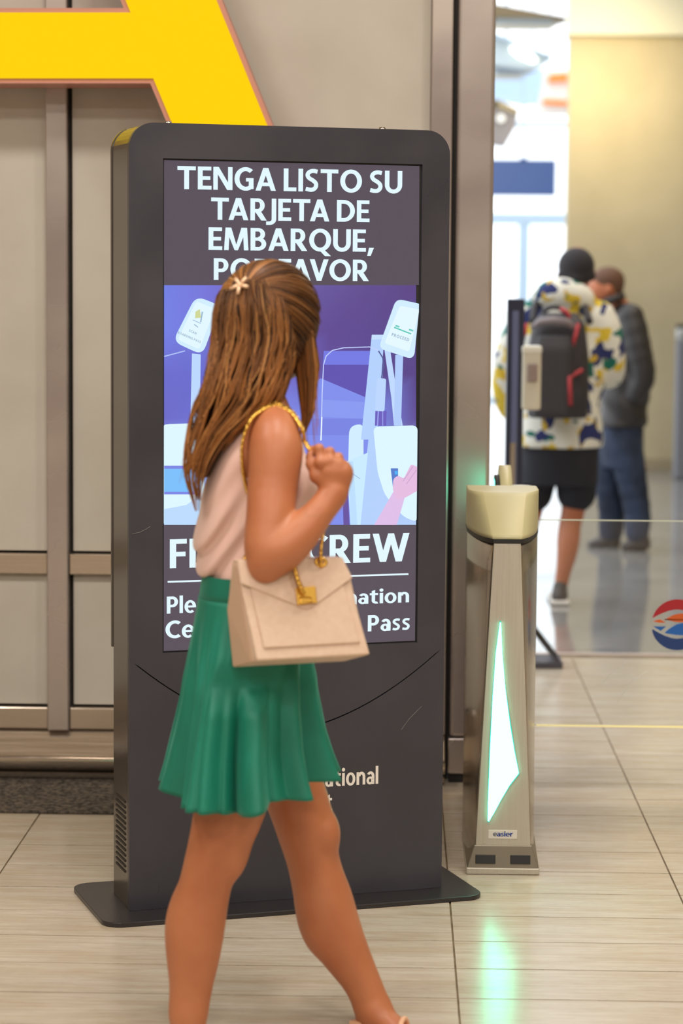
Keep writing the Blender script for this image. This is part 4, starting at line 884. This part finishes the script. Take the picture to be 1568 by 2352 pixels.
# ---- hair: a soft mass and a few thousand strands
HC = A(620, 738, 5.0); HR = np.array([.108, .106, .118])
hf = Field((A(400, 900, 5)[0], 4.84, 1.08), (A(760, 900, 5)[0], 5.2, 1.64), .005)
hf.ell(HC + np.array([-.004, 0, .006]), HR * .985, .02)
hf.chain([A(600, 760, 4.975), A(560, 850, 4.95), A(530, 930, 4.935), A(500, 1010, 4.94), A(470, 1080, 4.945)], [.082, .074, .060, .042, .022], .03, 10, (0, 1, 0), .62)
hf.chain([A(675, 740, 5.0), A(690, 820, 5.0), A(692, 870, 5.005)], [.036, .026, .010], .02)
hf.ell(HC + np.array([.055, .095, -.05]), (.07, .055, .09), .01, None, True)         # opening for the face
hm = obj('hair', hf.mesh('hair_mass'), M['scalp'], wr_, True, True); del hf
Lh = [(640, 520), (680, 497), (720, 488), (780, 484), (840, 470), (900, 452), (960, 434), (1020, 424), (1070, 418), (1110, 424), (1150, 440), (1180, 450)]
Rh = [(640, 640), (680, 668), (720, 684), (780, 690), (840, 676), (880, 664), (920, 650), (960, 612), (1000, 560), (1050, 520), (1100, 490), (1150, 470), (1180, 462)]
FLh = [(650, 640), (700, 672), (760, 685), (840, 676), (900, 682), (960, 692), (1000, 688)]; FRh = [(650, 674), (700, 704), (760, 724), (840, 733), (900, 726), (950, 720), (1000, 700)]
def depth(y): return np.interp(y, [620, 700, 800, 900, 1000, 1150], [.085, .112, .112, .096, .072, .05])
def cen(y): return np.interp(y, [620, 800, 900, 1000, 1150], [5.0, 4.985, 4.955, 4.94, 4.94])
strands = []; scol = []
CB = [(64, 38, 20), (98, 60, 32), (126, 80, 42), (164, 106, 56), (192, 136, 80), (50, 30, 17)]
clump = rng.uniform(-1, 1, (60, 4))
def addstrand(P, w0=.0016, tone=None):
    strands.append((np.array(P), w0)); scol.append(tone)
def tone_of(s):
    v = .5 + .5 * math.sin(s * 27 + 1.7 * math.sin(s * 13)); v = .68 * v + .32 * rng.random() - .28 * math.exp(-((s - .66) / .10) ** 2) + .12; c = np.array(CB[1]) * (1 - v) + np.array(CB[3]) * v
    if rng.random() < .08: c = np.array(CB[4])
    if rng.random() < .16: c = np.array(CB[5])
    return c
for n in range(3000):                                     # main fall, from under the clip to below the shoulder blade
    s = rng.random(); front = rng.random() < .72; lay = rng.uniform(.72, 1.03); ci = clump[int(s * 40)]
    y0 = rng.uniform(640, 690) if abs(s - .45) < .3 else rng.uniform(665, 740); yend = rng.uniform(940, 1150) if s < .7 else rng.uniform(860, 1020)
    if rng.random() < .12: yend += 30
    ys_ = np.linspace(y0, yend, 22); P = []; ph = ci[0] * 6; s0 = s
    for k, y in enumerate(ys_):
        u = k / 21; ss = np.clip(s0 + .06 * u * ci[1] + .050 * u ** .6 * math.sin(ph + y / (40 + 10 * ci[2])) + .01 * math.sin(n + y / 19.), 0.0, 1.0)
        xl, xr = np.interp(y, *zip(*Lh)), np.interp(y, *zip(*Rh)); x = xl + (xr - xl) * ss
        q = 2 * ss - 1; dd = depth(y) * (max(0., 1 - .97 * q ** 4)) ** .5 * lay; P.append(A(x, y, cen(y) + (-dd if front else dd)))
    addstrand(P, .0017, tone_of(s))
for n in range(900):                                      # the lock that falls in front of the shoulder
    s = rng.random(); lay = rng.uniform(.5, 1); y0 = rng.uniform(655, 760); yend = rng.uniform(860, 1000); ph = rng.uniform(0, .8); P = []; fr_ = rng.random() < .7
    for k, y in enumerate(np.linspace(y0, yend, 18)):
        ss = np.clip(s + .06 * math.sin(y / 45. + ph), 0, 1); xl, xr = np.interp(y, *zip(*FLh)), np.interp(y, *zip(*FRh)); q = 2 * ss - 1
        P.append(A(xl + (xr - xl) * ss, y, 5.0 + (-1 if fr_ else 1) * lay * np.interp(y, [650, 760, 900, 1000], [.075, .06, .035, .02]) * math.sqrt(max(.02, 1 - q * q))))
    addstrand(P, .0015, tone_of(s + 2))
CLP = A(556, 662, 4.905)
def onhead(d, g=1.0): d = d / np.linalg.norm(d); return HC + np.array([-.004, 0, .006]) + d * HR * g
dc = (CLP - HC) / HR; dc /= np.linalg.norm(dc)
for n in range(900):                                      # hair drawn back over the crown to the clip
    ang = rng.uniform(-.35, 1.0) * math.pi; el = rng.uniform(.15, .75)
    e1 = np.cross(dc, [0, 0, 1]); e1 /= np.linalg.norm(e1); e2 = np.cross(e1, dc)
    if e1[0] < 0: e1 = -e1
    if e2[2] < 0: e2 = -e2
    side = math.cos(ang) * e1 + math.sin(ang) * e2; reach = rng.uniform(.7, 1.9); P = []; g = rng.uniform(.99, 1.035)
    for k in range(16):
        u = k / 15; a = reach * (1 - u) + .02; d = dc * math.cos(a) + side * math.sin(a) + np.array([0, 0, .02 * math.sin(u * 3)]); P.append(onhead(d, g - .012 * u))
    addstrand(P, .0016, tone_of(ang * .6) * (.9 if side[0] > .5 else 1))
for n in range(90):                                       # flyaway hairs
    y0 = rng.uniform(640, 1000); left = rng.random() < .7; x0 = np.interp(y0, *zip(*(Lh if left else FRh))); P = []; dx = rng.uniform(4, 26) * (-1 if left else .5); c_ = rng.uniform(-8, 8)
    for k in range(10): u = k / 9; P.append(A(x0 + 4 * (1 if left else -1) + dx * u ** 1.5, y0 + 110 * u, cen(y0) + .02 * math.sin(n) + c_ * .001 * u))
    addstrand(P, .0008, np.array(CB[3]))
V = []; Fc = []; Cc = []
for (P, w0), c in zip(strands, scol):
    n = len(P); T = np.gradient(P, axis=0); T /= np.linalg.norm(T, axis=1)[:, None] + 1e-9; a = np.cross(T, [.2, .95, .1]); a /= np.linalg.norm(a, axis=1)[:, None] + 1e-9; b = np.cross(T, a); base = len(V)
    w_ = w0 * np.minimum(1, .45 + np.arange(n) / 4.) * (1 - .75 * (np.arange(n) / (n - 1)) ** 3)
    for k in range(n):
        for m_ in range(3): th = m_ * 2.094; V.append(P[k] + (a[k] * math.cos(th) + b[k] * math.sin(th)) * w_[k]); Cc.append((*lin(np.clip(c * (.82 + .34 * k / n), 0, 255)), 1))
    for k in range(n - 1):
        for m_ in range(3): q = (m_ + 1) % 3; Fc.append((base + 3 * k + m_, base + 3 * k + q, base + 3 * k + 3 + q, base + 3 * k + 3 + m_))
me = pydata('hair_strands', V, Fc); ca = me.color_attributes.new('Col', 'FLOAT_COLOR', 'POINT'); ca.data.foreach_set('color', np.array(Cc, np.float32).ravel())
hs = obj('hair_strands', me, M['hair'], hm, True, True); hs['kind'] = 'stuff'
# ---- star clip
cn = CLP - HC; cn /= np.linalg.norm(cn); e1 = np.cross(cn, [0, 0, 1]); e1 /= np.linalg.norm(e1); e1 *= (1 if e1[0] > 0 else -1); e2 = np.cross(e1, cn); e2 *= (1 if e2[2] > 0 else -1)
cp = CLP + cn * .012; bm = bmesh.new()
for k in range(5):
    a = math.radians(62 + 72 * k); d = e1 * math.cos(a) + e2 * math.sin(a); acyl(bm, cp + d * .003, cp + d * .0215, .0045, .0032, 10)
bmesh.ops.create_icosphere(bm, subdivisions=2, radius=.006, matrix=Matrix.Translation(cp))
obj('hair_clip', bm, M['clip'], wr_, True, True)

# ================================================================== HANDBAG
bg = empty('handbag', A(690, 1530, 4.78) * np.array([1, 1, 1]), 0, 'beige structured leather handbag on a gold chain, carried by the walking woman', 'bag')
def bag(n, bm, m, par=bg, sm=False): return obj(n, bm, m, par, sm, True)
DB = -.012                                                 # the bag hangs just in front of her hip
B_ = lambda x, y, Y: A(x, y, Y - DB)
FTL, FTR1, FTR2, FBR, FBL = B_(541, 1290, 4.745), B_(783, 1281, 4.815), B_(806, 1328, 4.812), B_(845, 1505, 4.775), B_(590, 1518, 4.70)
BTL, BTR1, BTR2, BBR, BBL = B_(533, 1287, 4.775), B_(770, 1279, 4.845), B_(790, 1325, 4.85), B_(793, 1519, 4.865), B_(533, 1533, 4.795)
BML = B_(521, 1400, 4.785); FML = (FTL + FBL) / 2
fn = np.cross(FBR - FBL, FTL - FBL); fn /= np.linalg.norm(fn); fn *= (1 if fn[1] < 0 else -1)
bag('bag_body', prism([FTL, FTR1, FTR2, FBR, FBL, FML], [BTL, BTR1, BTR2, BBR, BBL, BML], .004), M['leather'])
gc = [FTL * .9 + BTL * .1, FML * .88 + BML * .12 + np.array([.002, 0, 0]), FBL * .85 + BBL * .15, FBL * .1 + BBL * .9, FML * .12 + BML * .88 - np.array([.001, 0, 0])]
bag('gusset', prism([q + np.array([-.0035, -.001, 0]) for q in gc], [q + np.array([.004, .002, 0]) for q in gc], .0015), M['leather2'])
def onface(u, v):                                         # bilinear point on the front face, u right, v down
    return (FTL * (1 - u) + (FTR1 + (FTR2 - FTR1) * .25) * u) * (1 - v) + (FBL * (1 - u) + FBR * u) * v
def slabf(n, pts, o0, o1, m, bev=.0015): return bag(n, prism([q + fn * o1 for q in pts], [q + fn * o0 for q in pts], bev), m)
slabf('front_frame', [onface(-.005, .01), onface(1.0, .03), onface(1.01, .995), onface(-.005, 1.0)], -.002, .006, M['leather'], .003)
slabf('front_pocket', [onface(.07, .10), onface(.93, .12), onface(.95, .87), onface(.075, .885)], .004, .0105, M['leather'], .003)
fp = [B_(543, 1289, 4.74), B_(783, 1281, 4.81), B_(806, 1329, 4.806), B_(722, 1390, 4.775), B_(710, 1399, 4.77), B_(697, 1402, 4.765), B_(682, 1398, 4.76), B_(670, 1391, 4.757), B_(552, 1341, 4.725)]
fd = onface(.5, .3); fp = [q - fn * ((q - fd) @ fn) for q in fp]
slabf('flap', fp, .008, .0145, M['leather'], .002)
slabf('flap_top', [fp[0], fp[1], BTR1, BTL], -.004, .010, M['leather'], .002)
def onfl(x, y, o): q = ray(x, y); q0 = np.array([0, 0, CH]); t = ((fd + fn * o - q0) @ fn) / (q @ fn); return q0 + q * t
cl = slabf('clasp', [onfl(673, 1353, 0), onfl(718, 1350, 0), onfl(722, 1388, 0), onfl(677, 1393, 0)], .014, .021, M['gold'], .0012)
ring = [onfl(690 + 1.3 * (x - 690), y, .0225) for x, y in ((689, 1372), (709, 1371), (710, 1383), (691, 1385))]
obj('clasp_ring', tube(ring + ring[:1], .0016, 6), M['gold'], cl, True, True)
bag('strap_tab', prism([onfl(657, 1288, .0165), onfl(668, 1288, .0165), onfl(684, 1355, .0165), onfl(676, 1355, .0165)], [onfl(657, 1288, .014), onfl(668, 1288, .014), onfl(684, 1355, .014), onfl(676, 1355, .014)]), M['leather'])
gr = onfl(737, 1291, .015); tor = []
def torus(R_, r_, sx=1.0, n=16, m_=7):
    bm = bmesh.new(); vs = [[bm.verts.new(((R_ + r_ * math.cos(b)) * math.cos(a) * sx, (R_ + r_ * math.cos(b)) * math.sin(a), r_ * math.sin(b))) for b in np.linspace(0, 2 * math.pi, m_, endpoint=False)] for a in np.linspace(0, 2 * math.pi, n, endpoint=False)]
    for i in range(n):
        for j in range(m_): bm.faces.new((vs[i][j], vs[(i + 1) % n][j], vs[(i + 1) % n][(j + 1) % m_], vs[i][(j + 1) % m_]))
    bmesh.ops.recalc_face_normals(bm, faces=bm.faces); return bm
lm = bpy.data.meshes.new('chain_link'); b_ = torus(.0080, .0034, 1.25); b_.to_mesh(lm); b_.free(); lm.materials.append(M['gold']); lm.polygons.foreach_set('use_smooth', [True] * len(lm.polygons))
def put(me_, name, p, zax, xax, par):
    z = Vector(zax).normalized(); x = Vector(xax); x = (x - z * x.dot(z)).normalized(); y = z.cross(x); o = bpy.data.objects.new(name, me_); C.objects.link(o); o.parent = par
    o.matrix_parent_inverse = Matrix.Identity(4); L = Matrix((( x[0], y[0], z[0], 0), (x[1], y[1], z[1], 0), (x[2], y[2], z[2], 0), (0, 0, 0, 1))); L.translation = Vector(p) - par.location
    o.matrix_basis = L; return o
def chain(pts, step=.0135):
    P = catmull(pts, 200); s = np.concatenate([[0], np.cumsum(np.linalg.norm(np.diff(P, axis=0), axis=1))]); n = max(2, int(s[-1] / step))
    for k in range(n + 1):
        d = s[-1] * k / n; p = np.array([np.interp(d, s, P[:, i]) for i in range(3)]); p2 = np.array([np.interp(min(d + .002, s[-1]), s, P[:, i]) for i in range(3)]); p1 = np.array([np.interp(max(d - .002, 0), s, P[:, i]) for i in range(3)])
        t = p2 - p1; a = np.cross(t, [0, 1, .2]); b = np.cross(t, a); put(lm, 'chain_link', p, a * (.8 if k % 2 else -.8) + b * .6, t, bg)
chain([B_(560, 1288, 4.79), A(592, 1200, 4.856), A(566, 1120, 4.852), A(556, 1060, 4.838), A(558, 1010, 4.834), A(576, 964, 4.838), A(606, 938, 4.858), A(634, 928, 4.885)])
chain([A(634, 928, 4.885), A(668, 946, 4.86), A(694, 985, 4.832), A(700, 1012, 4.845), A(712, 1032, 4.83), A(735, 1052, 4.828), A(756, 1075, 4.832)])
chain([A(756, 1075, 4.832), A(762, 1110, 4.846), A(752, 1170, 4.84), A(742, 1225, 4.82), A(737, 1262, 4.79), gr + fn * .002])
chain([onfl(668, 1278, .026), onfl(676, 1302, .026), onfl(684, 1330, .026), onfl(693, 1352, .024)], .0095)
put(lm, 'grommet', gr, fn, (1, 0, 0), bg)
# ================================================================== THE TWO MEN IN THE HALL
M['skin2'] = mat('skin_far', (186, 112, 76), .5); M['beanie'] = mat('black_beanie', (44, 40, 44), .85); M['blackcloth'] = mat('black_cloth', (34, 34, 42), .8); M['pack'] = mat('backpack_black', (52, 48, 52), .6)
M['red'] = mat('red_trim', (186, 58, 66), .5); M['pgrey'] = mat('pack_grey', (136, 126, 128), .5); M['jeans'] = mat('dark_jeans', (52, 68, 98), .8); texvar(M['jeans'], (24, 33, 52), (44, 57, 82), (1, 1, .5), 8, 4)
M['jacket'] = mat('charcoal_jacket', (46, 42, 41), .5); M['shoe'] = mat('dark_shoe', (62, 54, 54), .5); M['hair2'] = mat('brown_short_hair', (96, 64, 44), .7); M['shirt'] = mat('white_collar', (232, 226, 220), .6)
def print_mat():
    m = mat('patterned_fleece', (235, 232, 220), .85); tc = nd(m, 'ShaderNodeTexCoord'); cur = None
    for i, (c, sc, thr, off) in enumerate((((226, 196, 60), 8.5, .60, 0), ((28, 110, 96), 10.5, .60, 5), ((44, 52, 104), 10.0, .605, 11), ((206, 170, 50), 14, .66, 21))):
        mp = nd(m, 'ShaderNodeMapping'); mp.inputs['Location'].default_value = (off, off * 1.7, off * .6); nz = nd(m, 'ShaderNodeTexNoise'); nz.inputs['Scale'].default_value = sc; nz.inputs['Detail'].default_value = 1.5
        lk(m, tc.outputs['Object'], mp.inputs[0]); lk(m, mp.outputs[0], nz.inputs['Vector']); st_ = nd(m, 'ShaderNodeMath', operation='GREATER_THAN'); st_.inputs[1].default_value = thr; lk(m, nz.outputs[0], st_.inputs[0])
        mx = nd(m, 'ShaderNodeMix', data_type='RGBA'); lk(m, st_.outputs[0], mx.inputs[0])
        if cur is None: mx.inputs[6].default_value = (*lin((234, 232, 220)), 1)
        else: lk(m, cur, mx.inputs[6])
        mx.inputs[7].default_value = (*lin(c), 1); cur = mx.outputs[2]
    lk(m, cur, bsdf(m).inputs['Base Color']); return m
M['fleece'] = print_mat()
# ---- backpacker, seen from behind
Y1 = 11.93; P1 = lambda x, y, d=0.: A(x, y, Y1 + d)
m1 = empty('person', (P1(1290, 1380)[0], Y1, 0), 0, 'person in a black beanie, patterned fleece, black shorts and backpack seen from behind', 'person')
def fld(a, b, y0, y1, z0, z1, h): return Field((a, y0, z0), (b, y1, z1), h)
ppm = 465.
def srow(y, xl, xr, cy, hb, Yc): z = A(0, y, Yc)[2]; a, b = A(xl, y, Yc)[0], A(xr, y, Yc)[0]; return (z, (a + b) / 2, Yc + cy, (b - a) / 2, hb)
X0, X1 = P1(1090, 900)[0], P1(1470, 900)[0]
f = fld(X0, X1, Y1 - .4, Y1 + .5, -.01, 1.8, .011)
f.stack([srow(700, 1240, 1370, .02, .09, Y1), srow(760, 1205, 1385, .02, .12, Y1), srow(1000, 1210, 1370, .02, .12, Y1), srow(1090, 1200, 1372, .02, .13, Y1)], .03)
f.ell(P1(1324, 618, .03), (.078, .092, .11), .02); f.ell(P1(1334, 640, .09), (.045, .05, .055), .02); f.bone(P1(1336, 634, .14), P1(1338, 644, .15), .012, .014, .01); f.bone(P1(1310, 700, .02), P1(1320, 640, .03), .06, .055, .03)
for s_ in (-1, 1): f.ell(P1(1324 + s_ * 38, 630, .02), (.012, .022, .032), .006)
f.chain([P1(1322, 1080, .03), P1(1318, 1160, .04), P1(1308, 1205, .04), P1(1305, 1240, .01), P1(1300, 1280, .0), P1(1292, 1320, .0), P1(1287, 1352, .01)], [.085, .062, .054, .056, .047, .036, .034], .02, 14)
f.chain([P1(1284, 1372, -.02), P1(1284, 1374, .08), P1(1284, 1380, .16)], [.038, .036, .028], .02)
f.chain([P1(1236, 1080, .02), P1(1222, 1160, .1), P1(1212, 1205, .13), P1(1206, 1260, .12), P1(1202, 1320, .14), P1(1200, 1350, .16)], [.085, .062, .054, .054, .038, .034], .02, 12); f.chain([P1(1198, 1362, .14), P1(1196, 1368, .30)], [.036, .028], .02)
f.chain([P1(1172, 930, .12), P1(1172, 952, .2), P1(1176, 970, .24)], [.034, .038, .022], .01); f.chain([P1(1396, 868, .16), P1(1370, 872, .28), P1(1360, 868, .33)], [.034, .036, .026], .01)
for i in range(4): f.bone(P1(1170 + 3 * i, 962, .24 + .01 * i), P1(1176 + 3 * i, 980, .25 + .01 * i), .011, .008, .004); f.bone(P1(1358, 862 + 5 * i, .34), P1(1350, 868 + 5 * i, .38), .011, .008, .004)
f.bone(P1(1182, 955, .22), P1(1188, 968, .26), .012, .009, .006); f.bone(P1(1366, 858, .32), P1(1358, 850, .36), .012, .009, .006)
obj('body', f.mesh('body'), M['skin2'], m1, True, True)
f = fld(X0, X1, Y1 - .4, Y1 + .4, .5, 1.8, .011)
f.stack([srow(690, 1250, 1362, .02, .11, Y1), srow(712, 1216, 1388, .02, .14, Y1), srow(760, 1200, 1392, .02, .16, Y1), srow(850, 1195, 1388, .02, .17, Y1), srow(950, 1192, 1382, .02, .17, Y1), srow(1014, 1190, 1382, .02, .175, Y1)], .02, 2.4, lambda x, y, z: .008 * np.sin(30 * x + 22 * z) + 0 * y)
f.chain([P1(1215, 728, .02), P1(1180, 790, .04), P1(1162, 860, .06), P1(1164, 905, .1), P1(1170, 940, .14)], [.085, .078, .070, .066, .060], .03, 9)
f.chain([P1(1375, 728, .0), P1(1394, 780, .0), P1(1402, 832, .02), P1(1402, 860, .08), P1(1394, 868, .18)], [.088, .080, .072, .064, .056], .03, 9)
f.chain([P1(1236, 684, -.02), P1(1280, 672, -.07), P1(1330, 684, -.06), P1(1345, 700, .0)], [.045, .075, .065, .05], .03, 8)
obj('fleece_hoodie', f.mesh('fleece_hoodie'), M['fleece'], m1, True, True)
f = fld(X0, X1, Y1 - .4, Y1 + .4, .4, 1.0, .011)
f.stack([srow(1005, 1196, 1376, .02, .15, Y1), srow(1060, 1194, 1374, .02, .155, Y1), srow(1100, 1196, 1372, .02, .155, Y1)], .02, 2.3)
f.chain([P1(1326, 1080, .02), P1(1324, 1110, .03), P1(1323, 1132, .04)], [.100, .100, .100], .01); f.chain([P1(1234, 1080, .02), P1(1228, 1110, .06), P1(1224, 1132, .08)], [.1, .1, .1], .01)
obj('shorts', f.mesh('shorts'), M['blackcloth'], m1, True, True)
f = fld(X0, X1, Y1 - .3, Y1 + .5, 1.3, 1.8, .008); f.ell(P1(1323, 612, .02), (.090, .104, .094), .01); f.chain([P1(1290, 634, -.02), P1(1324, 642, -.05), P1(1356, 634, -.02)], [.03, .034, .03], .02)
obj('beanie', f.mesh('beanie'), M['beanie'], m1, True, True)
for n_, (x, d0, d1) in enumerate(((1284, -.06, .2), (1197, .1, .34))):
    f = fld(X0, X1, Y1 - .2, Y1 + .5, .0, .3, .008); yb_ = 1372 - 14 * n_; f.chain([P1(x, yb_, d0 + .02), P1(x, yb_ + 2, (d0 + d1) / 2), P1(x, yb_ + 8, d1)], [.044, .042, .034], .02); f.chain([P1(x + 1, yb_ - 8, d0 + .04), P1(x + 2, yb_ - 24, d0 + .05)], [.042, .040], .02)
    sh = obj('sneaker', f.mesh('sneaker'), M['shoe'], m1, True, True)
    a_ = P1(x, 1380, 0); obj('sole', box(a_[0] - .048, a_[0] + .048, Y1 + d0 - .03, Y1 + d1 + .03, .002, .026, .01, 2), M['shirt'], sh, False, True)
bpk = empty('backpack', P1(1270, 940, -.2), 0, 'black backpack with red trim worn by the person in the beanie', 'backpack')
def pk(n, bm, m, sm=False):
    o = obj(n, bm, m, bpk, sm, True); o.data.transform(Matrix.Translation((0, -.055, 0))); return o
f = fld(X0, X1, Y1 - .6, Y1, .8, 1.6, .010); f.stack([srow(706, 1238, 1318, -.17, .05, Y1), srow(730, 1216, 1334, -.19, .09, Y1), srow(800, 1204, 1342, -.20, .115, Y1), srow(900, 1202, 1342, -.21, .125, Y1), srow(940, 1206, 1338, -.20, .11, Y1)], 0, 3)
pk('pack_body', f.mesh('pack_body'), M['pack'], True)
f = fld(X0, X1, Y1 - .7, Y1, .8, 1.6, .010); f.stack([srow(756, 1226, 1300, -.32, .03, Y1), srow(785, 1216, 1306, -.33, .045, Y1), srow(930, 1212, 1304, -.33, .05, Y1), srow(938, 1216, 1300, -.33, .04, Y1)], 0, 3.4)
pk('front_pocket', f.mesh('front_pocket'), M['pack'], True)
pk('grey_panel', tube([P1(1216, 752, -.31), P1(1240, 738, -.325), P1(1268, 735, -.33), P1(1300, 740, -.325), P1(1322, 756, -.31)], [.010, .018, .020, .018, .010], 8), M['pgrey'], True)
pk('grab_handle', tube(catmull([P1(1245, 716, -.26), P1(1262, 706, -.29), P1(1285, 708, -.29), P1(1300, 724, -.27)], 12), .012, 8), M['pack'], True)
for pts in ([(1326, 742), (1320, 770), (1310, 800)], [(1206, 742), (1204, 762), (1202, 772)], [(1336, 848), (1318, 858), (1306, 866), (1308, 930)], [(1284, 708), (1300, 716), (1306, 730)]):
    pk('red_trim', tube([P1(x, y, -.375 if x < 1309 else -.335) for x, y in pts], .010, 8), M['red'], True)
for x in (1222, 1352): pk('shoulder_strap', tube(catmull([P1(x, 740, -.12), P1(x + (1250 - x) * .1, 706, -.05), P1(x + (1290 - x) * .15, 700, .05), P1(x, 730, .17)], 14), .018, 8), M['pack'], True)
# ---- stooping man in a dark jacket
Y2 = 14.38; P2 = lambda x, y, d=0.: A(x, y, Y2 + d)
m2 = empty('person', (P2(1430, 1255)[0], Y2, 0), 0, 'man in a charcoal jacket and blue jeans bending his head toward the backpacker', 'person')
X0, X1 = P2(1280, 900)[0], P2(1540, 900)[0]
f = fld(X0, X1, Y2 - .4, Y2 + .5, -.01, 1.8, .011)
f.stack([srow(700, 1400, 1460, .02, .13, Y2), srow(800, 1392, 1478, .02, .16, Y2), srow(940, 1396, 1462, .02, .13, Y2), srow(1010, 1404, 1452, .02, .11, Y2)], .03)
f.ell(P2(1392, 656, .0), (.098, .076, .098), .02); f.ell(P2(1370, 676, .0), (.06, .058, .07), .03); f.ell(P2(1362, 690, .0), (.028, .03, .022), .02); f.bone(P2(1352, 664, .0), P2(1346, 676, .0), .010, .014, .012); f.bone(P2(1425, 710, .02), P2(1398, 670, .0), .062, .056, .03)
f.ell(P2(1398, 664, -.076), (.022, .010, .032), .006); f.ell(P2(1356, 660, -.035), (.012, .016, .010), .004, None, True); f.ell(P2(1352, 689, 0), (.010, .024, .006), .004)
for a, b, d in ((1395, 1385, .12), (1455, 1455, -.05)):
    f.chain([P2(a + (8 if a < 1420 else -8), 1020, d), P2((a + b) / 2 + 4, 1090, d), P2(b + 12, 1190, d), P2(b + 10, 1225, d)], [.072, .066, .05, .045], .02, 8)
f.chain([P2(1468, 900, -.15), P2(1450, 930, -.12), P2(1438, 944, -.1)], [.034, .034, .024], .01)
obj('body', f.mesh('body'), M['skin2'], m2, True, True)
f = fld(X0, X1, Y2 - .4, Y2 + .5, .5, 1.7, .011)
f.stack([srow(684, 1410, 1446, .02, .08, Y2), srow(706, 1394, 1468, .02, .15, Y2), srow(760, 1382, 1492, .02, .2, Y2), srow(860, 1380, 1494, .02, .2, Y2), srow(950, 1378, 1486, .02, .19, Y2), srow(966, 1378, 1482, .02, .185, Y2)], .02, 2.2, lambda x, y, z: .006 * np.sin(40 * z + 25 * x) + 0 * y)
f.chain([P2(1448, 728, -.16), P2(1466, 800, -.2), P2(1478, 865, -.2), P2(1460, 908, -.17)], [.085, .075, .068, .055], .03, 8); f.chain([P2(1440, 728, .2), P2(1430, 800, .25), P2(1405, 870, .25), P2(1380, 860, .22)], [.085, .075, .068, .055], .03, 8)
jk = obj('jacket', f.mesh('jacket'), M['jacket'], m2, True, True); obj('collar', tube(catmull([P2(1388, 694, -.06), P2(1412, 686, -.10), P2(1428, 680, 0), P2(1412, 684, .1), P2(1388, 692, .06)], 14), .024, 8), M['jacket'], jk, True, True)
f = fld(X0, X1, Y2 - .4, Y2 + .5, .05, 1.1, .011)
f.stack([srow(955, 1384, 1478, .02, .165, Y2), srow(1010, 1380, 1478, .02, .17, Y2), srow(1060, 1386, 1474, .02, .165, Y2)], .02, 2.2)
for a, b, d in ((1395, 1396, .12), (1446, 1456, -.06)): f.chain([P2(a + (10 if a < 1420 else -10), 1030, d), P2(a + 4, 1100, d), P2(b + 8, 1180, d), P2(b + 6, 1222, d)], [.105, .092, .078, .076], .02, 8)
obj('jeans', f.mesh('jeans'), M['jeans'], m2, True, True)
for x0, x1, yb_, d in ((1358, 1410, 1246, .12), (1436, 1478, 1250, -.06)):
    f = fld(X0, X1, Y2 - .4, Y2 + .5, 0, .3, .009); f.chain([P2(x1, yb_, d), P2((x0 + x1) / 2, yb_ - 1, d), P2(x0, yb_ + 6, d)], [.046, .045, .034], .02); f.bone(P2(x1 - 6, yb_ - 8, d), P2(x1 - 6, yb_ - 26, d), .048, .046, .02)
    obj('shoe', f.mesh('shoe'), M['shoe'], m2, True, True)
f = fld(X0, X1, Y2 - .4, Y2 + .5, 1.3, 1.7, .008); f.ell(P2(1396, 644, .0), (.098, .084, .082), .02); f.ell(P2(1412, 660, 0), (.05, .07, .075), .02)
obj('hair', f.mesh('hair'), M['hair2'], m2, True, True)
